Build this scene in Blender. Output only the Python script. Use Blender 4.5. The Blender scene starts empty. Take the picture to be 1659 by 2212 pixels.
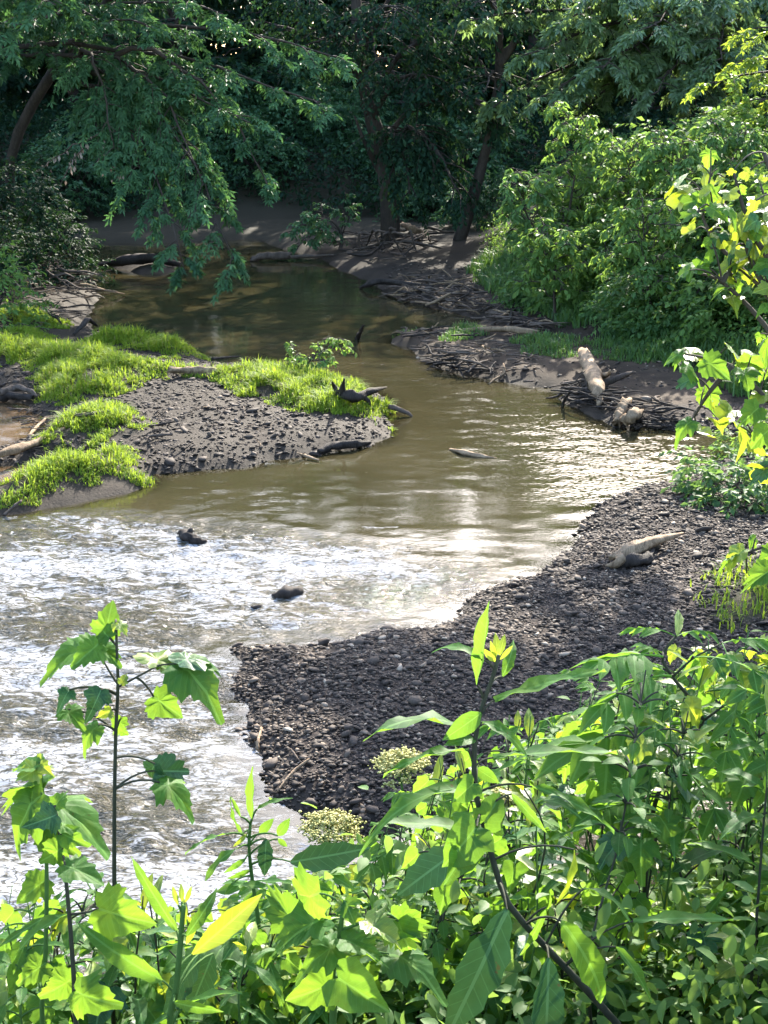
import bpy, math, random
import numpy as np
from mathutils import Vector, Matrix

sc = bpy.context.scene
COL = sc.collection
R = math.radians

# ------------------------------------------------------------------ camera, sky, sun, exposure
CAM_H, PITCH, VFOV = 5.0, R(17.0), R(38.0)
cd = bpy.data.cameras.new('camera'); cam = bpy.data.objects.new('camera', cd); COL.objects.link(cam)
cam.location = (0, 0, CAM_H); cam.rotation_euler = (R(90) - PITCH, 0, 0)
cd.sensor_fit = 'VERTICAL'; cd.angle = VFOV; cd.clip_start = 0.1; cd.clip_end = 1000
sc.camera = cam

SUN_AZ, SUN_EL = R(15), R(31)
world = bpy.data.worlds.new("World"); sc.world = world; world.use_nodes = True
_nt = world.node_tree
_sky = _nt.nodes.new('ShaderNodeTexSky'); _sky.sky_type = 'NISHITA'; _sky.sun_disc = False
_sky.sun_elevation = SUN_EL; _sky.sun_rotation = SUN_AZ
_sky.dust_density = 1.3; _sky.air_density = 1.0; _sky.ozone_density = 1.0
_nt.links.new(_sky.outputs[0], _nt.nodes['Background'].inputs[0])
_nt.nodes['Background'].inputs[1].default_value = 0.12
sd_ = bpy.data.lights.new('sun', 'SUN'); sun = bpy.data.objects.new('sun', sd_); COL.objects.link(sun)
TO_SUN = Vector((math.sin(SUN_AZ) * math.cos(SUN_EL), math.cos(SUN_AZ) * math.cos(SUN_EL), math.sin(SUN_EL)))
sun.rotation_euler = TO_SUN.to_track_quat('Z', 'Y').to_euler(); sun.location = (20, 60, 60)
sd_.energy = 2.6; sd_.angle = R(0.55); sd_.color = (1.0, 0.93, 0.8)
sc.render.engine = 'CYCLES'
sc.view_settings.view_transform = 'Standard'; sc.view_settings.look = 'None'
sc.view_settings.exposure = 3.05; sc.view_settings.gamma = 1.0
cy = sc.cycles
cy.use_denoising = True
cy.max_bounces = 7; cy.diffuse_bounces = 3; cy.glossy_bounces = 3; cy.transmission_bounces = 4; cy.transparent_max_bounces = 6
cy.caustics_reflective = False; cy.caustics_refractive = False
cy.use_adaptive_sampling = True; cy.adaptive_threshold = 0.015
cy.sample_clamp_indirect = 6.0

# ------------------------------------------------------------------ measuring: photograph (1659 x 2212) -> place
FPX = 1106.0 / math.tan(VFOV / 2)
def ray(u, v):
    a, b = (u - 829.5) / FPX, (1106 - v) / FPX
    return np.array([a, math.cos(PITCH) + b * math.sin(PITCH), -math.sin(PITCH) + b * math.cos(PITCH)])
def gp(u, v, z=0.0):
    d = ray(u, v); t = (z - CAM_H) / d[2]
    return np.array([d[0] * t, d[1] * t, z])
def pt(u, v, y):
    d = ray(u, v); t = y / d[1]
    return np.array([d[0] * t, y, CAM_H + d[2] * t])

# ------------------------------------------------------------------ numbers
rng = np.random.default_rng(7)
_perm = np.random.default_rng(3).permutation(512); _perm = np.concatenate([_perm, _perm, _perm])
def vnoise(x, y, s=0):
    """smooth value noise in -1..1"""
    x = np.asarray(x, float); y = np.asarray(y, float)
    xi = np.floor(x).astype(int); yi = np.floor(y).astype(int); fx = x - xi; fy = y - yi
    fx = fx * fx * fx * (fx * (fx * 6 - 15) + 10); fy = fy * fy * fy * (fy * (fy * 6 - 15) + 10)
    def h(a, b): return _perm[(_perm[(a + s * 37) & 511] + b) & 511] / 255.5 - 1
    a = h(xi, yi); b = h(xi + 1, yi); c = h(xi, yi + 1); d = h(xi + 1, yi + 1)
    return (a * (1 - fx) + b * fx) * (1 - fy) + (c * (1 - fx) + d * fx) * fy
def fbm(x, y, o=4, s=0):
    t = 0; a = 1; n = 0
    for i in range(o):
        t = t + a * vnoise(x * 2 ** i, y * 2 ** i, s + i * 5); n += a; a *= .5
    return t / n
def sstep(a, b, x):
    t = np.clip((x - a) / (b - a), 0, 1); return t * t * (3 - 2 * t)
def nrm(v):
    v = np.asarray(v, float); return v / np.maximum(np.linalg.norm(v, axis=-1, keepdims=True), 1e-9)

def inside(poly, x, y):
    p = np.asarray(poly)[:, :2]; q = np.roll(p, -1, 0); r = np.zeros(x.shape, bool)
    for (ax, ay), (bx, by) in zip(p, q):
        if ay == by: continue
        c = ((ay > y) != (by > y)) & (x < (bx - ax) * (y - ay) / (by - ay) + ax); r ^= c
    return r
def sdist(poly, x, y):
    p = np.asarray(poly)[:, :2]; q = np.roll(p, -1, 0); d = np.full(x.shape, 1e9)
    for a, b in zip(p, q):
        e = b - a; L = max(e @ e, 1e-9)
        t = np.clip(((x - a[0]) * e[0] + (y - a[1]) * e[1]) / L, 0, 1)
        d = np.minimum(d, (x - a[0] - t * e[0]) ** 2 + (y - a[1] - t * e[1]) ** 2)
    d = np.sqrt(d); return np.where(inside(p, x, y), d, -d)

# ------------------------------------------------------------------ objects
def tag(o, label=None, cat=None, group=None, kind=None):
    if label: o['label'] = label
    if cat: o['category'] = cat
    if group: o['group'] = group
    if kind: o['kind'] = kind
    return o
def empty(name, loc=(0, 0, 0), label=None, cat=None, group=None, parent=None):
    o = bpy.data.objects.new(name, None); o.location = tuple(float(c) for c in loc); o.empty_display_size = .1
    COL.objects.link(o)
    if parent: o.parent = parent
    return tag(o, label, cat, group)
def make_mesh(name, V, F, mat=None, uv=None, attrs=None, smooth=False):
    """F: list of (m,3) / (m,4) index arrays"""
    V = np.asarray(V, np.float32)
    F = [np.asarray(f, np.int32) for f in F if len(f)]
    me = bpy.data.meshes.new(name)
    nl = sum(f.size for f in F); nf = sum(len(f) for f in F)
    me.vertices.add(len(V)); me.vertices.foreach_set('co', V.ravel())
    me.loops.add(nl); me.polygons.add(nf)
    li = np.concatenate([f.ravel() for f in F])
    tot = np.concatenate([np.full(len(f), f.shape[1], np.int32) for f in F])
    st = np.concatenate([[0], np.cumsum(tot)[:-1]]).astype(np.int32)
    me.loops.foreach_set('vertex_index', li); me.polygons.foreach_set('loop_start', st)
    me.polygons.foreach_set('loop_total', tot)
    if smooth: me.polygons.foreach_set('use_smooth', np.ones(nf, bool))
    if uv is not None:
        l = me.uv_layers.new(name='UVMap'); l.data.foreach_set('uv', np.asarray(uv, np.float32)[li].ravel())
    for k, a in (attrs or {}).items():
        at = me.attributes.new(k, 'FLOAT', 'POINT'); at.data.foreach_set('value', np.asarray(a, np.float32))
    if mat: me.materials.append(mat)
    me.update(calc_edges=True); me.validate()
    return me
def obj(name, me, parent=None, loc=None):
    o = bpy.data.objects.new(name, me); COL.objects.link(o)
    if parent: o.parent = parent
    if loc is not None: o.location = tuple(float(c) for c in loc)
    return o
def copy_tree(o, parent=None):
    c = o.copy(); COL.objects.link(c)
    if parent: c.parent = parent
    for ch in list(KIDS.get(o.name, [])): copy_tree(ch, c)
    return c
KIDS = {}

class Acc:
    """collects vertices, faces and a tint per vertex"""
    def __init__(s): s.V = []; s.F = {3: [], 4: []}; s.T = []; s.n = 0
    def add(s, V, F, tint=0.5):
        V = np.asarray(V, float)
        for f in F:
            f = np.asarray(f)
            if len(f): s.F[f.shape[1]].append(f + s.n)
        s.V.append(V); s.T.append(np.full(len(V), tint) if np.isscalar(tint) else np.asarray(tint)); s.n += len(V)
    def mesh(s, name, mat, origin=(0, 0, 0), smooth=False):
        V = np.concatenate(s.V) - np.asarray(origin, float)
        F = [np.concatenate(s.F[k]) for k in (3, 4) if s.F[k]]
        return make_mesh(name, V, F, mat, attrs={'tint': np.concatenate(s.T)}, smooth=smooth)

def curve(pts, n):
    """Catmull-Rom through pts, n samples"""
    P = np.asarray(pts, float)
    if len(P) == 2: return P[0] + (P[1] - P[0]) * np.linspace(0, 1, n)[:, None]
    Q = np.vstack([2 * P[0] - P[1], P, 2 * P[-1] - P[-2]])
    t = np.linspace(0, len(P) - 1 - 1e-6, n); i = t.astype(int); f = (t - i)[:, None]
    a, b, c, d = Q[i], Q[i + 1], Q[i + 2], Q[i + 3]
    return .5 * (2 * b + (c - a) * f + (2 * a - 5 * b + 4 * c - d) * f ** 2 + (3 * b - a - 3 * c + d) * f ** 3)
def tube(path, r, sides=6, rough=0.0, seed=0, cap=True):
    P = np.asarray(path, float); n = len(P)
    r = np.interp(np.linspace(0, 1, n), np.linspace(0, 1, len(r)), r) if np.ndim(r) else np.full(n, r)
    T = nrm(np.gradient(P, axis=0))
    up = np.array([0, 0, 1.]) if abs(T[0][2]) < .9 else np.array([1., 0, 0])
    A = nrm(np.cross(T, up)); B = np.cross(A, T)
    th = np.linspace(0, 2 * math.pi, sides, endpoint=False)
    rr = r[:, None] * (1 + rough * vnoise(np.arange(n)[:, None] * .45 + seed * 7.3, th[None] * 1.3 + seed * 3.1, 2))
    V = P[:, None] + rr[..., None] * (np.cos(th)[None, :, None] * A[:, None] + np.sin(th)[None, :, None] * B[:, None])
    V = V.reshape(-1, 3)
    i = np.arange(n - 1)[:, None] * sides; j = np.arange(sides)[None]; k = (j + 1) % sides
    F4 = np.stack([i + j, i + k, i + k + sides, i + j + sides], -1).reshape(-1, 4)
    F = [F4]
    if cap:
        V = np.vstack([V, P[0], P[-1]]); a = n * sides
        j = np.arange(sides); k = (j + 1) % sides
        F.append(np.concatenate([np.stack([k, j, np.full(sides, a)], -1),
                                 np.stack([(n - 1) * sides + j, (n - 1) * sides + k, np.full(sides, a + 1)], -1)]))
    return V, F

# ------------------------------------------------------------------ materials
def nmat(name):
    m = bpy.data.materials.new(name); m.use_nodes = True; nt = m.node_tree
    b = nt.nodes['Principled BSDF']; return m, nt, b
def N(nt, t, **kw):
    n = nt.nodes.new(t)
    for k, v in kw.items():
        if k.startswith('i_'):
            n.inputs[int(k[2:]) if k[2:].isdigit() else k[2:].replace('_', ' ')].default_value = v
        else: setattr(n, k, v)
    return n
def ramp(nt, fac, stops):
    r = nt.nodes.new('ShaderNodeValToRGB'); e = r.color_ramp.elements
    e[0].position, e[0].color = stops[0][0], (*stops[0][1], 1); e[1].position, e[1].color = stops[-1][0], (*stops[-1][1], 1)
    for p, c in stops[1:-1]:
        x = e.new(p); x.color = (*c, 1)
    nt.links.new(fac, r.inputs[0]); return r.outputs[0]
def mathn(nt, op, a, b=None, clamp=False):
    n = nt.nodes.new('ShaderNodeMath'); n.operation = op; n.use_clamp = clamp
    for i, x in enumerate((a, b)):
        if x is None: continue
        if hasattr(x, 'links'): nt.links.new(x, n.inputs[i])
        else: n.inputs[i].default_value = x
    return n.outputs[0]
def mixc(nt, f, a, b, bt='MIX'):
    n = nt.nodes.new('ShaderNodeMix'); n.data_type = 'RGBA'; n.blend_type = bt
    for i, x in ((0, f), (6, a), (7, b)):
        if hasattr(x, 'links'): nt.links.new(x, n.inputs[i])
        else: n.inputs[i].default_value = x if i == 0 else (*x, 1)
    return n.outputs[2]
def attr(nt, name):
    n = nt.nodes.new('ShaderNodeAttribute'); n.attribute_name = name; return n.outputs['Fac']

def leaf_mat(name, dark, mid, light, trans, tf=0.4, rough=0.45, spec=0.5, veins=False, straw=None):
    """tint (per leaf) picks the shade; veins: a pale midrib and side ribs from the leaf's own UV; light comes through"""
    m, nt, b = nmat(name); L = nt.links
    if veins:
        oi = nt.nodes.new('ShaderNodeObjectInfo'); t = oi.outputs['Random']
    else: t = attr(nt, 'tint')
    col = ramp(nt, t, [(0, dark), (.5, mid), (.97, light), (1, straw or light)])
    geo = nt.nodes.new('ShaderNodeTexCoord')
    nz = N(nt, 'ShaderNodeTexNoise', i_Scale=9.0 if veins else 1.2, i_Detail=3.0); L.new(geo.outputs['Object'], nz.inputs['Vector'])
    col = mixc(nt, .45, col, ramp(nt, nz.outputs[0], [(.3, (.55, .6, .5)), (.7, (1.35, 1.3, 1.25))]), 'MULTIPLY')
    if veins:
        sx = nt.nodes.new('ShaderNodeSeparateXYZ'); uvn = nt.nodes.new('ShaderNodeUVMap'); L.new(uvn.outputs[0], sx.inputs[0])
        ax = mathn(nt, 'ABSOLUTE', mathn(nt, 'SUBTRACT', sx.outputs[0], .5))
        mid_ = mathn(nt, 'LESS_THAN', ax, .014)
        w = mathn(nt, 'FRACT', mathn(nt, 'MULTIPLY', mathn(nt, 'SUBTRACT', sx.outputs[1], mathn(nt, 'MULTIPLY', ax, .9)), 9.0))
        side = mathn(nt, 'LESS_THAN', w, .1)
        f = mathn(nt, 'MAXIMUM', mathn(nt, 'MULTIPLY', mid_, .7), mathn(nt, 'MULTIPLY', side, .28))
        col = mixc(nt, f, col, (light[0] * 1.9 + .03, light[1] * 1.7 + .03, light[2] * 2 + .02))
        sp = N(nt, 'ShaderNodeTexNoise', i_Scale=16.0, i_Detail=2.0); sp.noise_dimensions = '4D'; L.new(geo.outputs['Object'], sp.inputs['Vector']); L.new(mathn(nt, 'MULTIPLY', oi.outputs['Random'], 50.0), sp.inputs['W'])
        blot = N(nt, 'ShaderNodeTexNoise', i_Scale=2.5, i_Detail=2.0); blot.noise_dimensions = '4D'; L.new(geo.outputs['Object'], blot.inputs['Vector']); L.new(mathn(nt, 'MULTIPLY', oi.outputs['Random'], 90.0), blot.inputs['W'])
        col = mixc(nt, mathn(nt, 'MULTIPLY', ramp(nt, blot.outputs[0], [(.52, (0, 0, 0)), (.72, (1, 1, 1))]), .55), col, (light[0] * 1.6 + .02, light[1] * 1.15, light[2] * .8))      # yellowing
        col = mixc(nt, ramp(nt, sp.outputs[0], [(.69, (0, 0, 0)), (.73, (1, 1, 1))]), col, (.09, .05, .02))      # brown spots
        bp = N(nt, 'ShaderNodeBump', i_Strength=.35, i_Distance=.004)
        hh = mathn(nt, 'SUBTRACT', nz.outputs[0], mathn(nt, 'MULTIPLY', f, 1.2)); L.new(hh, bp.inputs['Height']); L.new(bp.outputs[0], b.inputs['Normal'])
    L.new(col, b.inputs['Base Color'])
    b.inputs['Roughness'].default_value = rough; b.inputs['Specular IOR Level'].default_value = spec
    tr = nt.nodes.new('ShaderNodeBsdfTranslucent')
    tc = mixc(nt, .6, col, trans); L.new(tc, tr.inputs[0])
    mx = nt.nodes.new('ShaderNodeMixShader'); mx.inputs[0].default_value = tf
    L.new(b.outputs[0], mx.inputs[1]); L.new(tr.outputs[0], mx.inputs[2])
    L.new(mx.outputs[0], nt.nodes['Material Output'].inputs[0])
    return m
def wood_mat(name, a, bcol, scale=6, stretch=(1, 1, .25), rough=.85, bump=.5):
    m, nt, b = nmat(name); L = nt.links
    tc = nt.nodes.new('ShaderNodeTexCoord'); mp = nt.nodes.new('ShaderNodeMapping'); mp.inputs['Scale'].default_value = stretch
    L.new(tc.outputs['Object'], mp.inputs[0])
    nz = N(nt, 'ShaderNodeTexNoise', i_Scale=float(scale), i_Detail=6.0, i_Roughness=.65); L.new(mp.outputs[0], nz.inputs[0])
    n2 = N(nt, 'ShaderNodeTexNoise', i_Scale=scale * 6.0, i_Detail=4.0); L.new(mp.outputs[0], n2.inputs[0])
    h = mathn(nt, 'ADD', mathn(nt, 'MULTIPLY', nz.outputs[0], .6), mathn(nt, 'MULTIPLY', n2.outputs[0], .4))
    L.new(ramp(nt, h, [(.3, a), (.5, tuple((x + y) / 2 for x, y in zip(a, bcol))), (.68, bcol)]), b.inputs['Base Color'])
    b.inputs['Roughness'].default_value = max(rough, .8); b.inputs['Specular IOR Level'].default_value = .12
    bp = N(nt, 'ShaderNodeBump', i_Strength=bump, i_Distance=.03); L.new(h, bp.inputs['Height']); L.new(bp.outputs[0], b.inputs['Normal'])
    return m

M = {}
M['bark'] = wood_mat('dark_bark', (.022, .018, .015), (.075, .06, .05))
M['bark_grey'] = wood_mat('grey_bark', (.04, .036, .033), (.13, .12, .105))
M['twig'] = wood_mat('twig_bark', (.03, .024, .018), (.08, .065, .05))
M['drift_pale'] = wood_mat('bleached_driftwood', (.07, .043, .025), (.4, .28, .175), scale=9, rough=.8, bump=.9)
M['drift_tan'] = wood_mat('tan_driftwood', (.06, .04, .025), (.3, .21, .13), scale=9, bump=.9)
M['drift_grey'] = wood_mat('grey_driftwood', (.03, .023, .018), (.135, .102, .08), scale=9, bump=.8)
M['drift_dark'] = wood_mat('wet_dark_driftwood', (.01, .008, .007), (.05, .04, .034), scale=9, rough=.6, bump=.8)
M['stem_green'] = wood_mat('green_stem', (.04, .09, .02), (.08, .15, .035), scale=12, rough=.5, bump=.1)
M['stem_purple'] = wood_mat('dark_purplish_stem', (.02, .022, .016), (.06, .06, .035), scale=12, rough=.5, bump=.15)
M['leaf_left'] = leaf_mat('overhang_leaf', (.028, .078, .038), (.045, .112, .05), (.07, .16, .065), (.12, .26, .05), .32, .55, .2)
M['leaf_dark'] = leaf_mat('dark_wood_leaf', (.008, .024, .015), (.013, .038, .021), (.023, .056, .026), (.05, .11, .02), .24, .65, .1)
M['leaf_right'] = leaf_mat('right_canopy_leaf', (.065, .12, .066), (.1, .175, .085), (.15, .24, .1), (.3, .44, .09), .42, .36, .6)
M['leaf_bush'] = leaf_mat('bank_bush_leaf', (.048, .108, .028), (.08, .16, .036), (.12, .215, .05), (.28, .42, .06), .46, .6, .25)
M['leaf_bush2'] = leaf_mat('bank_bush_leaf_cool', (.042, .1, .036), (.068, .145, .044), (.1, .195, .055), (.22, .36, .06), .44, .6, .25)
M['leaf_yellow'] = leaf_mat('sunny_leaf', (.07, .14, .025), (.11, .19, .03), (.15, .23, .035), (.4, .5, .04), .5, .45)
M['grass'] = leaf_mat('bright_grass', (.09, .16, .018), (.14, .22, .022), (.2, .28, .032), (.42, .54, .04), .45, .6, .15, straw=(.3, .25, .1))
M['grass_dim'] = leaf_mat('bank_grass', (.035, .09, .025), (.055, .13, .03), (.085, .16, .04), (.2, .34, .04), .4, .55)
M['leaf_dead'] = leaf_mat('withered_leaf', (.16, .12, .1), (.25, .2, .17), (.34, .28, .24), (.3, .22, .15), .2, .8)
M['fg_lobed'] = leaf_mat('sapling_leaf', (.03, .095, .024), (.045, .13, .026), (.07, .165, .028), (.3, .5, .025), .5, .55, .12, True)
M['fg_yellow'] = leaf_mat('young_sunlit_leaf', (.085, .16, .018), (.125, .2, .022), (.165, .235, .028), (.46, .54, .025), .5, .4, .5, True)
M['fg_lance'] = leaf_mat('lance_leaf', (.022, .08, .02), (.038, .115, .024), (.056, .145, .028), (.27, .48, .025), .5, .55, .12, True)
M['fg_deep'] = leaf_mat('deep_green_leaf', (.018, .06, .02), (.026, .08, .025), (.035, .1, .03), (.07, .16, .03), .12, .5, .2, True)
M['fg_oval'] = leaf_mat('oval_leaf', (.026, .085, .024), (.042, .122, .027), (.065, .155, .03), (.27, .48, .025), .5, .55, .12, True)
M['flower'] = leaf_mat('pale_floret', (.3, .29, .08), (.5, .46, .15), (.66, .6, .28), (.6, .55, .15), .25, .7)
# ------------------------------------------------------------------ the land: waterlines traced on the photograph, laid out on the ground
def G(*uv): return [gp(u, v)[:2] for u, v in uv]
W = lambda *p: [np.array(q, float) for q in p]
ISLAND = (G((-400, 1170), (-150, 1140), (0, 1116), (60, 1106), (130, 1092), (200, 1077), (260, 1066), (318, 1052), (336, 1040), (322, 1024), (450, 1015), (560, 1003),
            (640, 990), (700, 984), (760, 970), (830, 955), (840, 930), (850, 900), (842, 865), (800, 845), (740, 838), (660, 815), (560, 800), (450, 785),
            (430, 765), (310, 748), (215, 722), (188, 692), (200, 660), (222, 640), (190, 610), (160, 590), (150, 572), (110, 554), (0, 540), (-300, 530), (-800, 526))
          + W((-60, 36), (-60, 10)))
POOLS = [G((-200, 850), (0, 868), (60, 880), (108, 905), (92, 938), (40, 958), (0, 972), (-200, 985)),
         G((-200, 1010), (0, 1008), (80, 1000), (150, 1006), (90, 1030), (30, 1045), (0, 1052), (-100, 1075), (-200, 1090))]
BAR = G((238, 577), (262, 560), (330, 553), (388, 570), (382, 588), (300, 592))
RIGHT = (G((-900, 500), (0, 510), (160, 524), (300, 527), (430, 521), (560, 517), (620, 541), (700, 560), (712, 576), (760, 590), (800, 612), (850, 640), (890, 656),
           (960, 672), (1043, 691), (1000, 710), (872, 722), (838, 735), (885, 756), (935, 790), (990, 808), (1060, 822), (1150, 836), (1195, 839), (1215, 868), (1290, 905),
           (1330, 925), (1400, 926), (1480, 936), (1580, 938), (1630, 952), (1640, 972), (1550, 1003), (1440, 1045), (1310, 1075), (1280, 1100), (1270, 1140), (1240, 1180),
           (1190, 1220), (1130, 1250), (1050, 1270), (1010, 1290), (990, 1330), (900, 1360), (830, 1370), (760, 1385), (640, 1398), (520, 1403), (503, 1425), (505, 1490),
           (532, 1560), (560, 1640), (580, 1690), (605, 1725), (650, 1765), (720, 1795), (850, 1790), (950, 1760), (1080, 1722), (1200, 1690), (1350, 1660), (1500, 1640),
           (1659, 1620), (1900, 1600), (2400, 1590)) + W((60, 11), (60, 300), (-120, 300)))
B_RIGHT = (G((985, 500), (1000, 540), (1010, 575), (1045, 640), (1130, 685), (1220, 730), (1330, 792), (1450, 805), (1560, 835), (1640, 905), (1760, 960), (1900, 1040), (2500, 1300))
           + W((60, 12), (60, 90), (14, 90)))
B_FAR = G((-900, 492), (0, 500), (300, 500), (560, 492), (700, 497), (860, 500), (985, 500)) + W((60, 70), (60, 300), (-120, 300))
B_LEFT = G((125, 575), (60, 620), (-20, 660), (-200, 740), (-800, 960)) + W((-60, 14), (-60, 39.5)) + G((-800, 530), (-300, 534), (0, 545), (95, 558))
NB = W((-60, 5), (-8, 5.9), (-3, 6.1), (-1.5, 6.2), (.5, 6.7), (1.5, 7.3), (3, 7.7), (6, 8.2), (60, 9))
_nbx = np.array([p[0] for p in NB]); _nby = np.array([p[1] for p in NB])
GRASS = [G((0, 1108), (0, 1040), (130, 1018), (260, 1000), (308, 1015), (322, 1040), (200, 1066)),
         G((95, 985), (110, 945), (200, 915), (300, 925), (322, 955), (250, 978)),
         G((-60, 805), (-60, 775), (100, 782), (200, 800), (300, 820), (460, 840), (600, 830), (700, 825), (765, 855), (830, 890), (836, 930), (760, 925), (680, 920), (600, 912),
           (540, 890), (480, 862), (400, 852), (300, 858), (250, 882), (180, 888), (105, 884), (85, 835)),
         G((150, 770), (250, 752), (330, 752), (420, 764), (436, 785), (380, 800), (300, 786), (200, 782)),
         G((-50, 715), (80, 700), (150, 722), (130, 735), (60, 730), (-50, 728)), G((-50, 775), (60, 748), (110, 760), (90, 775)),
         G((205, 960), (330, 962), (330, 975), (200, 990)), G((812, 880), (850, 885), (846, 925), (825, 928))]
GRASS_R = [G((945, 745), (1000, 738), (1040, 748), (1020, 760), (960, 757)), G((1115, 770), (1180, 762), (1240, 775), (1230, 800), (1150, 792)),
           G((1255, 780), (1360, 765), (1450, 795), (1430, 815), (1330, 812)), G((860, 722), (885, 720), (885, 728), (862, 730)),
           G((1540, 1330), (1659, 1270), (1800, 1290), (1800, 1400), (1600, 1420), (1500, 1400)), G((1600, 945), (1640, 930), (1700, 960), (1640, 972))]
def poly_max(polys, x, y):
    d = np.full(x.shape, -1e9)
    for p in polys: d = np.maximum(d, sdist(p, x, y))
    return d
def land_sd(x, y):
    isl = sdist(ISLAND, x, y)
    for p in POOLS: isl = np.minimum(isl, -sdist(p, x, y))
    s = np.maximum(isl, sdist(RIGHT, x, y)); s = np.maximum(s, sdist(BAR, x, y))
    nb = (np.interp(x, _nbx, _nby) - y) * .95
    return np.maximum(s, nb), nb
def terrain(x, y):
    """height, then masks: gravel, grassy"""
    x = np.asarray(x, float); y = np.asarray(y, float)
    s, nb = land_sd(x, y)
    s2 = s + .10 * vnoise(x * 2.2, y * 2.2, 1) + .05 * vnoise(x * 6, y * 6, 2)
    h = np.where(s2 > 0, .17 * (1 - np.exp(-np.maximum(s2, 0) / .35)) + .05 * np.minimum(np.maximum(s2, 0), 4), -.42 * (1 - np.exp(np.minimum(s2, 0) / .9)))
    gr = poly_max(GRASS, x, y); grr = poly_max(GRASS_R, x, y)
    isl = sstep(-.15, .5, gr)
    h = h + np.where(s2 > 0, .1 * isl * np.minimum(1, np.maximum(s2, 0) / .2), 0)
    land = sstep(0, .5, s2)
    br = sdist(B_RIGHT, x, y); bf = sdist(B_FAR, x, y); bl = sdist(B_LEFT, x, y)
    h = h + 2.3 * sstep(-.2, 5.5, br + .5 * vnoise(x * .6, y * .6, 4)) * (br > -3)
    h = h + 2.2 * sstep(0, 6, bf + .5 * vnoise(x * .5, y * .5, 5)) * (1 - sstep(0, 5, br))
    h = h + 2.0 * sstep(0, 3.2, bl + .3 * vnoise(x * .8, y * .8, 6))
    nbh = np.clip(nb, 0, None) * .62
    nbh = np.where(nbh > 3.0, 3.0 + .4 * (1 - np.exp(-(nbh - 3.0) / .4)), nbh)
    h = h + np.where(nb > 0, nbh, 0)
    h = h + land * (.035 * fbm(x * 1.7, y * 1.7, 3, 8) + .012 * vnoise(x * 9, y * 9, 9))
    veg = np.maximum.reduce([sstep(0, .5, br), sstep(-.2, .8, bf + .4 * vnoise(x * .8, y * .8, 41)), sstep(.2, 1, bl), sstep(.2, .8, nb), .75 * isl, .7 * sstep(-.1, .3, grr)])
    veg = np.maximum(veg, .85 * sstep(38, 43, y))
    right_bar = (x > -3) & (y < 21) & (y > 7) & (sdist(RIGHT, x, y) > -.5)
    gravel = np.where(right_bar, 1.0, .4 * sstep(-6.5, -5.0, x) * sstep(24.5, 22, y) * (x < 1)) * (1 - sstep(.2, .8, nb))
    gravel = gravel * (.75 + .25 * sstep(-.3, .2, vnoise(x * .9, y * .9, 12)))
    return h, gravel, veg, s2
def gz(x, y):
    return terrain(np.atleast_1d(x), np.atleast_1d(y))[0]
def gz1(x, y): return float(gz(x, y)[0])

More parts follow.
